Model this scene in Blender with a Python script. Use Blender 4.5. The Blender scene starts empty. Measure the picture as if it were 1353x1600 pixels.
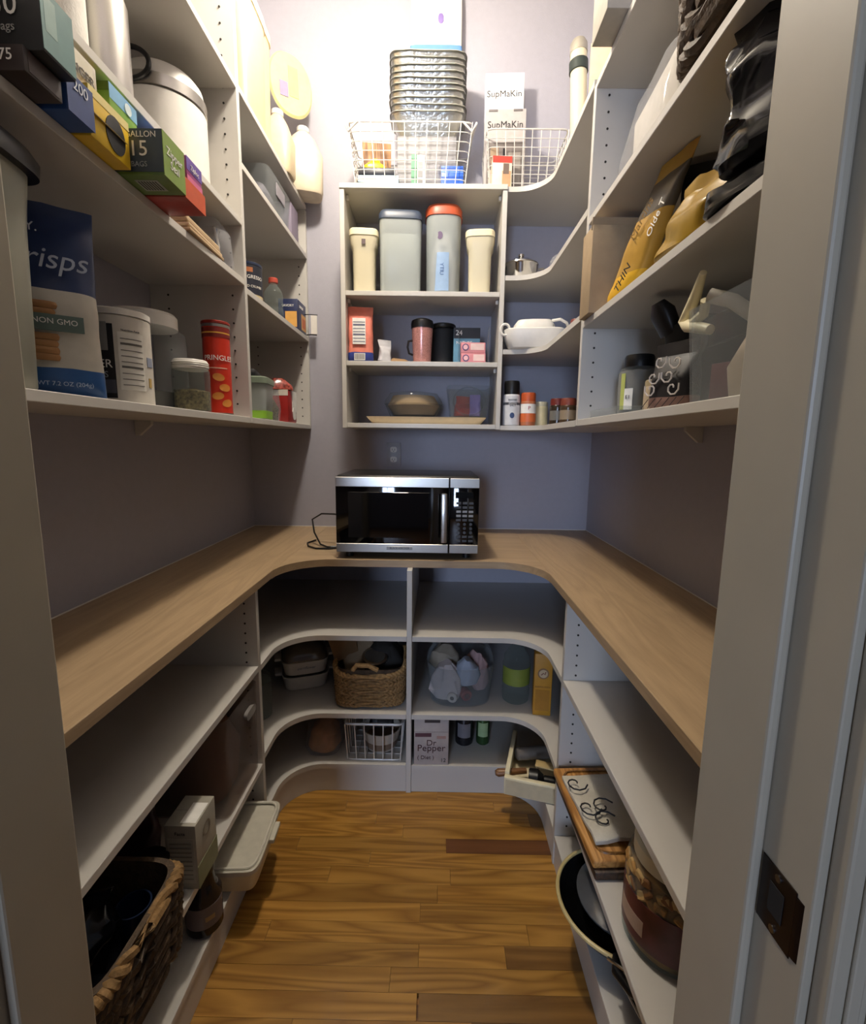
import bpy, bmesh, math, random
from mathutils import Vector, Matrix, noise
random.seed(7); noise.seed_set(7)
PI = math.pi
sc = bpy.context.scene
col = sc.collection

# ------------------------------------------------------------------ camera, world, light, exposure
cam_d = bpy.data.cameras.new('camera')
cam = bpy.data.objects.new('camera', cam_d); col.objects.link(cam)
cam_d.sensor_fit = 'VERTICAL'; cam_d.sensor_height = 36.0; cam_d.sensor_width = 36.0
cam_d.lens = 737.8 / 1600 * 36.0
cam_d.clip_start = 0.02
cam.matrix_world = (Matrix.Translation((0, 0, 1.3471)) @ Matrix.Rotation(0.0071, 4, 'Z')
                    @ Matrix.Rotation(PI / 2 - 0.1483, 4, 'X') @ Matrix.Rotation(0.0132, 4, 'Z'))
sc.camera = cam

world = bpy.data.worlds.new('world'); sc.world = world
world.use_nodes = True
wb = world.node_tree.nodes['Background']
wb.inputs[0].default_value = (0.64, 0.68, 0.80, 1)
wb.inputs[1].default_value = 0.17
LAMP_POS = (-0.27, 1.46, 2.90)
LAMP_POWER = 400.0
WINDOW_POWER = 42.0
sc.view_settings.view_transform = 'Standard'
sc.view_settings.look = 'None'
sc.view_settings.gamma = 1.0
sc.view_settings.use_curve_mapping = False
sc.view_settings.exposure = -0.12

# ------------------------------------------------------------------ materials
def lin(c):
    if isinstance(c, str):
        c = c.lstrip('#'); c = [int(c[i:i + 2], 16) / 255 for i in (0, 2, 4)]
    return tuple(((v / 12.92) if v <= .04045 else ((v + .055) / 1.055) ** 2.4) for v in c) + (1,)

def mat(name, c, rough=.5, metal=0., var=.06, scale=40., bump=0., bscale=200., spec=.5, coat=0., stretch=None):
    """plain surface: a base colour with faint mottling, optional fine relief"""
    m = bpy.data.materials.new(name); m.use_nodes = True
    nt = m.node_tree; b = nt.nodes['Principled BSDF']
    b.inputs['Roughness'].default_value = rough; b.inputs['Metallic'].default_value = metal
    b.inputs['Specular IOR Level'].default_value = spec; b.inputs['Coat Weight'].default_value = coat
    tc = nt.nodes.new('ShaderNodeTexCoord'); src = tc.outputs['Object']
    if stretch:
        mp = nt.nodes.new('ShaderNodeMapping'); mp.inputs['Scale'].default_value = stretch
        nt.links.new(src, mp.inputs[0]); src = mp.outputs[0]
    n = nt.nodes.new('ShaderNodeTexNoise'); n.inputs['Scale'].default_value = scale; n.inputs['Detail'].default_value = 4
    nt.links.new(src, n.inputs['Vector'])
    r = nt.nodes.new('ShaderNodeValToRGB'); base = lin(c)
    r.color_ramp.elements[0].position = .3; r.color_ramp.elements[1].position = .7
    r.color_ramp.elements[0].color = tuple(max(0, v * (1 - var)) for v in base[:3]) + (1,)
    r.color_ramp.elements[1].color = tuple(min(1, v * (1 + var)) for v in base[:3]) + (1,)
    nt.links.new(n.outputs[0], r.inputs[0]); nt.links.new(r.outputs[0], b.inputs['Base Color'])
    if bump:
        n2 = nt.nodes.new('ShaderNodeTexNoise'); n2.inputs['Scale'].default_value = bscale
        nt.links.new(src, n2.inputs['Vector'])
        bp = nt.nodes.new('ShaderNodeBump'); bp.inputs['Strength'].default_value = bump; bp.inputs['Distance'].default_value = .004
        nt.links.new(n2.outputs[0], bp.inputs['Height']); nt.links.new(bp.outputs[0], b.inputs['Normal'])
    return m

def clear(name, c, alpha=.22, rough=.08):
    """clear or tinted plastic or glass: partly see-through, glossy film"""
    m = bpy.data.materials.new(name); m.use_nodes = True
    nt = m.node_tree; b = nt.nodes['Principled BSDF']
    b.inputs['Base Color'].default_value = lin(c); b.inputs['Roughness'].default_value = rough
    tr = nt.nodes.new('ShaderNodeBsdfTransparent')
    cc = lin(c); tr.inputs[0].default_value = tuple(.55 + .45 * v for v in cc[:3]) + (1,)
    lw = nt.nodes.new('ShaderNodeLayerWeight'); lw.inputs[0].default_value = .15
    mr = nt.nodes.new('ShaderNodeMapRange'); mr.inputs['To Min'].default_value = alpha; mr.inputs['To Max'].default_value = min(1, alpha + .32)
    nt.links.new(lw.outputs['Facing'], mr.inputs[0])
    mx = nt.nodes.new('ShaderNodeMixShader')
    nt.links.new(mr.outputs[0], mx.inputs[0]); nt.links.new(tr.outputs[0], mx.inputs[1]); nt.links.new(b.outputs[0], mx.inputs[2])
    nt.links.new(mx.outputs[0], nt.nodes['Material Output'].inputs[0])
    return m

def emit(name, c, s):
    m = bpy.data.materials.new(name); m.use_nodes = True
    nt = m.node_tree; nt.nodes.remove(nt.nodes['Principled BSDF'])
    e = nt.nodes.new('ShaderNodeEmission'); e.inputs[0].default_value = c if len(c) == 4 else tuple(c) + (1,); e.inputs[1].default_value = s
    nt.links.new(e.outputs[0], nt.nodes['Material Output'].inputs[0]); return m

def wood(name, dark, light, axis='x', scale=1., rough=.4, ring=9., per_object=False, coat=0., contrast=(.25, .75), fine=.35):
    m = bpy.data.materials.new(name); m.use_nodes = True
    nt = m.node_tree; b = nt.nodes['Principled BSDF']; L = nt.links.new
    b.inputs['Roughness'].default_value = rough; b.inputs['Coat Weight'].default_value = coat
    tc = nt.nodes.new('ShaderNodeTexCoord'); v = tc.outputs['Object']
    if per_object:
        oi = nt.nodes.new('ShaderNodeObjectInfo')
        ml = nt.nodes.new('ShaderNodeVectorMath'); ml.operation = 'SCALE'; ml.inputs[0].default_value = (17.3, 9.1, 4.7)
        L(oi.outputs['Random'], ml.inputs['Scale'])
        ad = nt.nodes.new('ShaderNodeVectorMath'); ad.operation = 'ADD'
        L(v, ad.inputs[0]); L(ml.outputs[0], ad.inputs[1]); v = ad.outputs[0]
    s = {'x': (1.2, 14, 14), 'y': (14, 1.2, 14), 'z': (14, 14, 1.2)}[axis]
    mp = nt.nodes.new('ShaderNodeMapping'); mp.inputs['Scale'].default_value = tuple(q * scale for q in s); L(v, mp.inputs[0])
    n = nt.nodes.new('ShaderNodeTexNoise'); n.inputs['Scale'].default_value = 1.; n.inputs['Detail'].default_value = 2; n.inputs['Distortion'].default_value = .6
    L(mp.outputs[0], n.inputs['Vector'])
    mu = nt.nodes.new('ShaderNodeMath'); mu.operation = 'MULTIPLY'; mu.inputs[1].default_value = ring; L(n.outputs[0], mu.inputs[0])
    fr = nt.nodes.new('ShaderNodeMath'); fr.operation = 'PINGPONG'; fr.inputs[1].default_value = .5; L(mu.outputs[0], fr.inputs[0])
    n2 = nt.nodes.new('ShaderNodeTexNoise'); n2.inputs['Scale'].default_value = 14.; n2.inputs['Detail'].default_value = 3; L(mp.outputs[0], n2.inputs['Vector'])
    mxv = nt.nodes.new('ShaderNodeMix'); mxv.data_type = 'FLOAT'; mxv.inputs[0].default_value = fine
    m2 = nt.nodes.new('ShaderNodeMath'); m2.operation = 'MULTIPLY'; m2.inputs[1].default_value = 2.; L(fr.outputs[0], m2.inputs[0])
    L(m2.outputs[0], mxv.inputs[2]); L(n2.outputs[0], mxv.inputs[3])
    r = nt.nodes.new('ShaderNodeValToRGB'); r.color_ramp.elements[0].color = lin(dark); r.color_ramp.elements[1].color = lin(light)
    r.color_ramp.elements[0].position, r.color_ramp.elements[1].position = contrast
    L(mxv.outputs[0], r.inputs[0])
    if per_object:
        hv = nt.nodes.new('ShaderNodeHueSaturation')
        mr = nt.nodes.new('ShaderNodeMapRange'); mr.inputs['To Min'].default_value = .85; mr.inputs['To Max'].default_value = 1.12
        L(oi.outputs['Random'], mr.inputs[0]); L(mr.outputs[0], hv.inputs['Value']); L(r.outputs[0], hv.inputs['Color']); L(hv.outputs[0], b.inputs['Base Color'])
    else:
        L(r.outputs[0], b.inputs['Base Color'])
    bp = nt.nodes.new('ShaderNodeBump'); bp.inputs['Strength'].default_value = .12; bp.inputs['Distance'].default_value = .002
    L(n2.outputs[0], bp.inputs['Height']); L(bp.outputs[0], b.inputs['Normal'])
    return m

_pal = {}
def P(c, rough=.45, metal=0.):
    """plain coloured paint, paper or plastic by hex colour"""
    k = (c, rough, metal)
    if k not in _pal: _pal[k] = mat('plain_' + c.lstrip('#') + '_%d%d' % (rough * 100, metal * 100), c, rough, metal)
    return _pal[k]

M_WALL = mat('lavender_grey_paint', '#AAA8B2', .6, bump=.12, bscale=260, var=.02)
M_CEIL = mat('ceiling_white_paint', '#D6D3CC', .7, var=.02)
M_SHELF = mat('white_melamine', '#C8C4BD', .38, var=.015, scale=6)
M_TRIM = mat('off_white_trim_paint', '#A9A190', .42, var=.03, scale=8)
M_HOLE = mat('dark_hole', '#2A2520', .9)
M_COUNTER_Y = wood('pale_oak_laminate_along', '#9A8264', '#B69C7A', 'y', 1.1, .42, 5, contrast=(.05, .95), fine=.6)
M_COUNTER_X = wood('pale_oak_laminate_across', '#9A8264', '#B69C7A', 'x', 1.1, .42, 5, contrast=(.05, .95), fine=.6)
M_EDGE = mat('laminate_edge_band', '#9C7D58', .5)
M_PLANK = wood('honey_oak_plank', '#7C5218', '#AA7C36', 'x', .75, .33, 9, True, .2, (.0, .8), .25)
M_PLANK_D = wood('dark_oak_plank', '#4E2E18', '#6A4324', 'x', .8, .33, 4, True, .2, (.1, .9), .4)
M_PLANK_M = wood('mid_oak_plank', '#6E4A1C', '#906832', 'x', .8, .33, 5, True, .2, (.1, .9), .3)
M_SUBFLOOR = wood('oak_floor_field', '#5E3812', '#9A6426', 'x', 1., .4, 7)
M_STEEL = mat('brushed_steel', '#B9B5AE', .3, 1., var=.1, scale=60, stretch=(1, 60, 60))
M_STEEL_D = mat('dark_steel', '#7A7A7C', .28, 1.)
M_CHROME = mat('polished_steel', '#D8D8D8', .12, 1.)
M_BLACK = mat('black_plastic', '#131314', .35)
M_BLACKM = mat('black_matt', '#17181B', .7)
M_GLASSB = mat('black_glass', '#050506', .06, coat=.5)
M_WHITE = mat('white_plastic', '#E4E0D8', .35, var=.03)
M_CREAM = mat('cream_plastic', '#E6DBB8', .4, var=.03)
M_CREAM_T = clear('cream_translucent', '#E9E0C2', .72, .3)
M_TAN = mat('tan_plastic', '#D2B488', .4, var=.04)
M_CLEAR = clear('clear_plastic', '#D9DEE0', .05)
M_CLEARF = clear('frosted_plastic', '#C6CCC8', .55, .3)
M_GLASS = clear('clear_glass', '#C9D3CF', .06, .03)
M_FILM = clear('clear_film', '#E2E2E6', .14, .12)
M_SMOKE = clear('smoky_plastic', '#CFC6C0', .06, .08)
M_PAPERW = mat('white_paper', '#DAD6CE', .75, bump=.2)
M_KRAFT = mat('kraft_board', '#A08A6C', .75, bump=.1)
M_WICKER = mat('seagrass', '#8A6A40', .75, var=.35, scale=90, bump=.5, bscale=150)
M_WICKER_L = mat('pale_seagrass', '#B08A56', .7, var=.3, scale=90, bump=.5, bscale=150)
M_WICKER_D = mat('dark_wicker', '#4B3A28', .65, var=.4, scale=60, bump=.5, bscale=150)
M_FOIL = mat('crinkled_foil', '#B4B4AE', .3, .85, bump=.6, bscale=70)
M_BOARD = wood('bamboo_board', '#9E6A2E', '#C89350', 'y', 2., .5, 5)
M_BOARD_D = wood('walnut_board', '#2E2018', '#4A3324', 'y', 2., .5, 5)
M_CLOTH = mat('cotton_cloth', '#CBC4B4', .9, bump=.4, bscale=400)
INK_W, INK_K = P('#F2F0EA'), P('#15151A')

# ------------------------------------------------------------------ mesh helpers
def B(): return bmesh.new()

def bx(bm, x0, x1, y0, y1, z0, z1, bev=0., seg=2):
    r = bmesh.ops.create_cube(bm, size=1.)
    vs = r['verts']
    for v in vs:
        v.co = Vector(((x0 + x1) / 2 + v.co.x * (x1 - x0), (y0 + y1) / 2 + v.co.y * (y1 - y0), (z0 + z1) / 2 + v.co.z * (z1 - z0)))
    if bev:
        es = list({e for v in vs for e in v.link_edges})
        bmesh.ops.bevel(bm, geom=es, offset=bev, segments=seg, profile=.5, affect='EDGES')
    return bm

def prism(bm, pts, z0, z1):
    lo = [bm.verts.new((x, y, z0)) for x, y in pts]; hi = [bm.verts.new((x, y, z1)) for x, y in pts]
    n = len(pts)
    for i in range(n):
        j = (i + 1) % n; bm.faces.new((lo[i], lo[j], hi[j], hi[i]))
    bm.faces.new(lo[::-1]); bm.faces.new(hi)
    return bm

def ring_pts(hx, hy, p, n, ox=0, oy=0):
    out = []
    for i in range(n):
        t = 2 * PI * i / n; c, s = math.cos(t), math.sin(t)
        out.append((ox + hx * math.copysign(abs(c) ** (2 / p), c), oy + hy * math.copysign(abs(s) ** (2 / p), s)))
    return out

def loft(bm, secs, n=28, cap0=True, cap1=True, twist=0.):
    """stack of superellipse sections (z, half x, half y, power, offset x, offset y)"""
    rings = []
    for k, s in enumerate(secs):
        s = tuple(s) + (2, 0, 0)[len(s) - 3:] if len(s) < 6 else s
        z, hx, hy, p, ox, oy = s
        rings.append([bm.verts.new((x, y, z)) for x, y in ring_pts(hx, hy, p, n, ox, oy)])
    for a, b in zip(rings, rings[1:]):
        for i in range(n):
            j = (i + 1) % n; bm.faces.new((a[i], a[j], b[j], b[i]))
    if cap0: bm.faces.new(rings[0][::-1])
    if cap1: bm.faces.new(rings[-1])
    return bm

def cyl(bm, r, z0, z1, x=0, y=0, n=24, r1=None, bev=0.):
    r1 = r if r1 is None else r1
    if bev: return loft(bm, [(z0, r - bev, r - bev, 2, x, y), (z0 + bev, r, r, 2, x, y), (z1 - bev, r1, r1, 2, x, y), (z1, r1 - bev, r1 - bev, 2, x, y)], n)
    return loft(bm, [(z0, r, r, 2, x, y), (z1, r1, r1, 2, x, y)], n)

def tube(bm, pts, r, n=8, closed=False):
    pts = [Vector(p) for p in pts]; m = len(pts); rings = []; up = None
    rr = r if callable(r) else (lambda i: r)
    for i, p in enumerate(pts):
        a = pts[i - 1] if (i or closed) else p; b = pts[(i + 1) % m] if (i < m - 1 or closed) else p
        t = (b - a).normalized()
        if up is None: up = Vector((0, 0, 1)) if abs(t.z) < .9 else Vector((1, 0, 0))
        s = t.cross(up); s = s.normalized() if s.length > 1e-6 else Vector((1, 0, 0)); up = s.cross(t).normalized()
        rings.append([bm.verts.new(p + (s * math.cos(2 * PI * k / n) + up * math.sin(2 * PI * k / n)) * rr(i)) for k in range(n)])
    q = list(zip(rings, rings[1:])) + ([(rings[-1], rings[0])] if closed else [])
    for a, b in q:
        for k in range(n):
            j = (k + 1) % n; bm.faces.new((a[k], a[j], b[j], b[k]))
    if not closed: bm.faces.new(rings[0][::-1]); bm.faces.new(rings[-1])
    return bm

def crumple(bm, amp, freq, seed=0., zlo=None):
    for v in bm.verts:
        d = noise.noise_vector(v.co * freq + Vector((seed, seed * 1.7, 0))) * amp
        if zlo is not None and v.co.z < zlo: d *= .15
        v.co += d
    return bm

def xf(bm, m):
    bmesh.ops.transform(bm, matrix=m, verts=bm.verts); return bm

def obj(name, bm, m, parent=None, smooth=True, loc=None, rot=None):
    bmesh.ops.recalc_face_normals(bm, faces=bm.faces)
    me = bpy.data.meshes.new(name); bm.to_mesh(me); bm.free()
    if smooth:
        me.shade_smooth()
        try: me.set_sharp_from_angle(angle=math.radians(38))
        except Exception: pass
    me.materials.append(m)
    o = bpy.data.objects.new(name, me); col.objects.link(o)
    if parent: o.parent = parent
    if loc: o.location = loc
    if rot: o.rotation_euler = rot
    return o

def tag(o, label=None, cat=None, group=None, kind=None):
    if label: o['label'] = label
    if cat: o['category'] = cat
    if group: o['group'] = group
    if kind: o['kind'] = kind
    return o

def thing(name, label, cat, loc=(0, 0, 0), rotz=0., group=None, tilt=(0, 0)):
    o = bpy.data.objects.new(name, None); col.objects.link(o); o.empty_display_size = .05
    o.location = loc; o.rotation_euler = (tilt[0], tilt[1], rotz)
    return tag(o, label, cat, group)

def struct(name, bm, m, smooth=False, label=None):
    o = obj(name, bm, m, None, smooth); o['kind'] = 'structure'
    if label: o['label'] = label
    return o

FRONT, RIGHT, LEFT, TOP = (PI / 2, 0, 0), (PI / 2, 0, PI / 2), (PI / 2, 0, -PI / 2), (0, 0, 0)
def text(s, size, loc, rot, m, parent, align='CENTER', depth=.0003, sx=1., shear=0.):
    c = bpy.data.curves.new('lettering', 'FONT'); c.body = s; c.size = size; c.align_x = align; c.align_y = 'CENTER'
    c.extrude = depth; c.resolution_u = 3; c.shear = shear
    tmp = bpy.data.objects.new('tmp', c); me = bpy.data.meshes.new_from_object(tmp)
    bpy.data.objects.remove(tmp); bpy.data.curves.remove(c)
    me.materials.clear(); me.materials.append(m)
    o = bpy.data.objects.new('lettering', me); col.objects.link(o)
    o.parent = parent; o.location = loc; o.rotation_euler = rot; o.scale = (sx, 1, 1)
    return o

def carton(name, label, cat, loc, dims, rotz=0., m=None, panels=(), texts=(), group=None, tilt=(0, 0), bev=.0015, flaps=True):
    """a printed carton, base centre at loc. panels: (face, u0,u1,v0,v1, material), texts: (face, string, size, u, v, material)
    face f: -y, r: +x, l: -x, t: top ; u,v in 0..1 on that face"""
    w, d, h = dims
    t = thing(name, label, cat, loc, rotz, group, tilt)
    obj('box_body', bx(B(), -w / 2, w / 2, -d / 2, d / 2, 0, h, bev), m, t)
    if flaps:
        obj('flap_seam', bx(B(), -w / 2 + .002, w / 2 - .002, -.0006, .0006, h - .0004, h + .0005), P('#8d867a'), t, False)
    def pos(f, u, v, e):
        if f == 'f': return (-w / 2 + u * w, -d / 2 - e, v * h), FRONT
        if f == 'r': return (w / 2 + e, -d / 2 + u * d, v * h), RIGHT
        if f == 'l': return (-w / 2 - e, d / 2 - u * d, v * h), LEFT
        return (-w / 2 + u * w, -d / 2 + v * d, h + e), TOP
    for k, (f, u0, u1, v0, v1, mm) in enumerate(panels):
        e = .0006 + .0002 * k
        W = {'f': w, 'r': d, 'l': d, 't': w}[f] * (u1 - u0); H = (d if f == 't' else h) * (v1 - v0)
        p, r = pos(f, (u0 + u1) / 2, (v0 + v1) / 2, 0)
        obj('printed_panel', bx(B(), -W / 2, W / 2, -H / 2, H / 2, 0, e), mm, t, False, p, r)
    for (f, s, size, u, v, mm) in texts:
        p, r = pos(f, u, v, .0016); text(s, size, p, r, mm, t)
    return t

def wrap_label(parent, r, z0, z1, a0, a1, m, name='printed_label', n=24, zb=0):
    """curved label on a cylinder; angles in degrees, -90 faces the front"""
    bm = B(); A = [math.radians(a0 + (a1 - a0) * i / n) for i in range(n + 1)]
    lo = [bm.verts.new((r * math.cos(a), r * math.sin(a), z0)) for a in A]; hi = [bm.verts.new((r * math.cos(a), r * math.sin(a), z1)) for a in A]
    ilo = [bm.verts.new(((r - .0015) * math.cos(a), (r - .0015) * math.sin(a), z0)) for a in A]; ihi = [bm.verts.new(((r - .0015) * math.cos(a), (r - .0015) * math.sin(a), z1)) for a in A]
    for i in range(n):
        bm.faces.new((lo[i], lo[i + 1], hi[i + 1], hi[i])); bm.faces.new((ilo[i + 1], ilo[i], ihi[i], ihi[i + 1]))
        bm.faces.new((hi[i], hi[i + 1], ihi[i + 1], ihi[i])); bm.faces.new((lo[i + 1], lo[i], ilo[i], ilo[i + 1]))
    for i in (0, n): bm.faces.new((lo[i], hi[i], ihi[i], ilo[i]))
    return obj(name, bm, m, parent)

def curved_text(parent, s, size, r, z, a, m, vertical=False):
    """one line of lettering bent round a cylinder, centred on angle a (degrees)"""
    o = text(s, size, (0, 0, 0), (0, 0, 0), m, parent)
    for v in o.data.vertices:
        x, y, e_ = v.co
        if vertical: x, y = y, -x
        t_ = math.radians(a) + x / r
        v.co = ((r + e_) * math.cos(t_), (r + e_) * math.sin(t_), z + y)
    return o

def curved_patch(parent, name, hw, hh, r, z, a, m, th=.0006, n=20, tilt=0.):
    """oval print bent round a cylinder"""
    bm = B(); lo, hi = [], []
    for i in range(n):
        t_ = 2 * PI * i / n; x, y = hw * math.cos(t_), hh * math.sin(t_)
        x, y = x * math.cos(tilt) - y * math.sin(tilt), x * math.sin(tilt) + y * math.cos(tilt)
        q = math.radians(a) + x / r
        lo.append(bm.verts.new((r * math.cos(q), r * math.sin(q), z + y))); hi.append(bm.verts.new(((r + th) * math.cos(q), (r + th) * math.sin(q), z + y)))
    c = math.radians(a); top = bm.verts.new(((r + th) * math.cos(c), (r + th) * math.sin(c), z)); bot = bm.verts.new((r * math.cos(c), r * math.sin(c), z))
    for i in range(n):
        j = (i + 1) % n; bm.faces.new((lo[i], lo[j], hi[j], hi[i])); bm.faces.new((hi[i], hi[j], top)); bm.faces.new((lo[j], lo[i], bot))
    return obj(name, bm, m, parent)

def jar(name, label, cat, loc, r, h, body, lid, lid_h=.02, lid_r=None, neck=None, group=None, fill=None, fill_h=.5, p=2, rotz=0.):
    t = thing(name, label, cat, loc, rotz, group)
    lr = lid_r or r * .95; hb = h - lid_h
    nk = neck or lr * .96
    obj('jar_body', loft(B(), [(0, r * .9, r * .9, p), (r * .08, r, r, p), (hb - r * .35, r, r, p), (hb - r * .12, (r + nk) / 2 + r * .04, (r + nk) / 2 + r * .04, p), (hb, nk, nk, 2)], 32), body, t)
    if lid:
        obj('lid', loft(B(), [(hb - .002, lr, lr), (hb + lid_h * .8, lr, lr), (hb + lid_h, lr * .93, lr * .93)], 32), lid, t)
    if fill:
        bm = loft(B(), [(.004, r * .84, r * .84, p), (r * .1, r * .93, r * .93, p), (hb * fill_h, r * .93, r * .93, p), (hb * fill_h + .004, r * .5, r * .5, p)], 28)
        obj('contents', crumple(bm, .004, 60, r * 50, .01), fill, t)
    return t

def pillow_bag(name, label, cat, loc, w, d, h, m, rotz=0., lean=(0, 0), tilt=(0, 0), seal=.03, amp=.004, bands=(), group=None, foot=.5, seed=None, extra=True):
    """a soft food bag: flat sealed top, bulging middle, crumpled film. bands: (v0, v1, material) printed zones"""
    t = thing(name, label, cat, loc, rotz, group, tilt)
    seed = seed if seed is not None else len(bpy.data.objects) * .37
    def sec(v):
        z = v * h
        if v < .06: k = foot + (1 - foot) * v / .06
        elif v > 1 - seal / h: k = .05
        else:
            q = (1 - seal / h - v) / (1 - seal / h - .06); k = min(1, .18 + 1.5 * q ** .8)
        ww = w / 2 * (1 - .06 * math.sin(PI * min(1, v * 1.05)))
        return (z, ww, max(.0015, d / 2 * k), 3.2 if v < .8 else 4, lean[0] * v, lean[1] * v)
    cuts = [0.] + sorted({b for a in bands for b in a[:2] if 0 < b < 1}) + [1.]
    for a, b in zip(cuts, cuts[1:]):
        mm = m
        for v0, v1, bm_ in bands:
            if v0 <= a + 1e-6 and b <= v1 + 1e-6: mm = bm_
        n = max(3, int((b - a) * 26))
        bm = loft(B(), [sec(a + (b - a) * i / n) for i in range(n + 1)], 36, cap0=(a == 0), cap1=(b == 1))
        crumple(bm, amp, 24, seed, .012)
        obj('bag_film' if len(cuts) == 2 else 'film_band', bm, mm, t)
    return t

def woven_basket(name, label, loc, w, d, h, m, rows, rotz=0., rim_m=None, wave=0., flare=1.06, p=5, base=None, tw=12):
    """coiled rows of plaited grass, each row its own rope"""
    t = thing(name, label, 'basket', loc, rotz)
    rr = h / rows * .62
    N = 240
    obj('inner_lining', loft(B(), [(.004, w / 2 - rr, d / 2 - rr, p), (h * .97, w / 2 * flare - rr * .6, d / 2 * flare - rr * .6, p), (h * .97, w / 2 * flare - rr * 1.4, d / 2 * flare - rr * 1.4, p), (.012, w / 2 - rr * 2, d / 2 - rr * 2, p)], 40), base or M_WICKER_D, t)
    for k in range(rows):
        v = (k + .5) / rows; f = 1 + (flare - 1) * v
        pts = []
        for i, (x, y) in enumerate(ring_pts(w / 2 * f - rr * .4, d / 2 * f - rr * .4, p, N)):
            pts.append((x, y, rr + v * (h - 2 * rr) + wave * v * math.cos(4 * PI * i / N)))
        hand = 1 if k % 2 else -1; bm = B()
        for st in (0, PI):                                   # two strands twisted round each other
            q_ = []
            for i, (x, y, z) in enumerate(pts):
                l = math.hypot(x, y); an = hand * 2 * PI * i / tw + st
                q_.append((x + x / l * rr * .45 * math.cos(an), y + y / l * rr * .45 * math.cos(an), z + rr * .5 * math.sin(an)))
            tube(bm, q_, rr * .66, 6, True)
        crumple(bm, rr * .12, 30, k)
        last = k == rows - 1
        obj('rim' if last else 'woven_row', bm, (rim_m or m) if last else m, t)
    return t

def dup(src, loc, rotz=None, label=None):
    r = src.copy(); col.objects.link(r); r.location = loc
    if rotz is not None: r.rotation_euler.z = rotz
    if label: r['label'] = label
    for ch in src.children:
        c = ch.copy(); col.objects.link(c); c.parent = r
        for g in ch.children:
            e = g.copy(); col.objects.link(e); e.parent = c
    return r

# ------------------------------------------------------------------ the setting
XL, XR, YB, YF, YO, ZC = -.92, .757, 2.352, .50, .345, 3.30
DL, DR, DTOP = -.4275, .309, 2.55      # faces of the door stops
struct('wall_left', bx(B(), XL - .1, XL, YO, YB + .1, 0, ZC), M_WALL)
struct('wall_right', bx(B(), XR, XR + .1, YO, YB + .1, 0, ZC), M_WALL)
struct('wall_back', bx(B(), XL, XR, YB, YB + .1, 0, ZC), M_WALL)
struct('ceiling', bx(B(), XL - .1, XR + .1, YO, YB + .1, ZC, ZC + .1), M_CEIL)
bm = B()
bx(bm, XL, DL - .032, YO, YF, 0, ZC); bx(bm, DR + .032, XR, YO, YF, 0, ZC); bx(bm, DL - .032, DR + .032, YO, YF, DTOP + .03, ZC)
struct('wall_front', bm, M_WALL)
bm = B()
bx(bm, -3.2, XL - .1, YO, YF, 0, ZC); bx(bm, XR + .1, 3.2, YO, YF, 0, ZC)
struct('wall_kitchen', bm, M_WALL)

# oak floor: a field below, single planks where they show
fl = struct('floor', bx(B(), -3.2, 3.2, -4.0, YB + .1, -.05, -.012), M_SUBFLOOR)
row_h = .0575
DARKS = [(1.405, .048), (.972, -.026), (1.09, .20), (.915, .10)]
plank_meshes = {}
def plank(x0, x1, y0, m):
    L = round(x1 - x0, 2)
    key = (L, m.name)
    if key not in plank_meshes:
        bm = bx(B(), 0, L - .0007, 0, row_h - .0006, -.012, 0, .0003, 1)
        me = bpy.data.meshes.new('plank'); bm.to_mesh(me); bm.free(); me.materials.append(m); plank_meshes[key] = me
    o = bpy.data.objects.new('plank', plank_meshes[key]); col.objects.link(o); o.parent = fl; o.location = (x0, y0, 0)
rnd = random.Random(3)
y = .345 - 6 * row_h; rows = []
while y < 1.70: rows.append(y); y += row_h
for k, y0 in enumerate(rows):
    xs = [-.60 - rnd.choice((0, .05, .1))]
    cut = None
    for (dy, dx) in DARKS:
        if y0 <= dy < y0 + row_h: cut = dx
    x = xs[0] + rnd.choice((.25, .38, .5, .62))
    while x < .36:
        if cut is None or abs(x - cut) > .14: xs.append(round(x, 2))
        x += rnd.choice((.38, .46, .55, .64, .72))
    if cut is not None: xs = sorted(set([q for q in xs if q < cut - .1] + [cut]))
    xs.append(.50)
    for a, b in zip(xs, xs[1:]):
        if b - a < .04: continue
        m = M_PLANK if rnd.random() < .9 else M_PLANK_M
        if cut is not None and abs(a - cut) < 1e-6: m = M_PLANK_D if y0 > 1.3 else M_PLANK_M
        plank(a, b, y0, m)

# door frame: jambs with stops, head, fluted casing on the kitchen side
def jamb(name, s, xs, label):
    t = bpy.data.objects.new(name, None); col.objects.link(t); t['kind'] = 'structure'; t['label'] = label
    q = lambda a, b: (min(xs + s * a, xs + s * b), max(xs + s * a, xs + s * b))
    a, b = q(.011, .031); obj('jamb_board', bx(B(), a, b, YO, YF, 0, DTOP + .029, .002), M_TRIM, t, False)
    a, b = q(0, .0105); obj('door_stop', bx(B(), a, b, .404, YF + .001, 0, DTOP, .003, 2), M_TRIM, t, False)
    a, b = q(.018, .108)
    obj('casing_board', bx(B(), a, b, YO - .019, YO - .0005, 0, DTOP + .11, .003, 2), M_TRIM, t, False)
    for k in range(4):
        a, b = q(.030 + k * .019, .041 + k * .019)
        obj('casing_bead', bx(B(), a, b, YO - .0235, YO - .0192, 0, DTOP + .1, .0018, 2), M_TRIM, t, False)
    return t
jr = jamb('trim_1', 1, DR, 'painted door jamb with stop and fluted casing beside the strike plate')
jl = jamb('trim_2', -1, DL, 'painted door jamb beside the crisps bag shelf')
t = bpy.data.objects.new('trim_3', None); col.objects.link(t); t['kind'] = 'structure'
obj('head_board', bx(B(), DL, DR, YO, YF, DTOP + .001, DTOP + .029), M_TRIM, t, False)
obj('head_casing', bx(B(), DL - .018, DR + .018, YO - .019, YO - .0005, DTOP + .02, DTOP + .11), M_TRIM, t, False)
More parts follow.
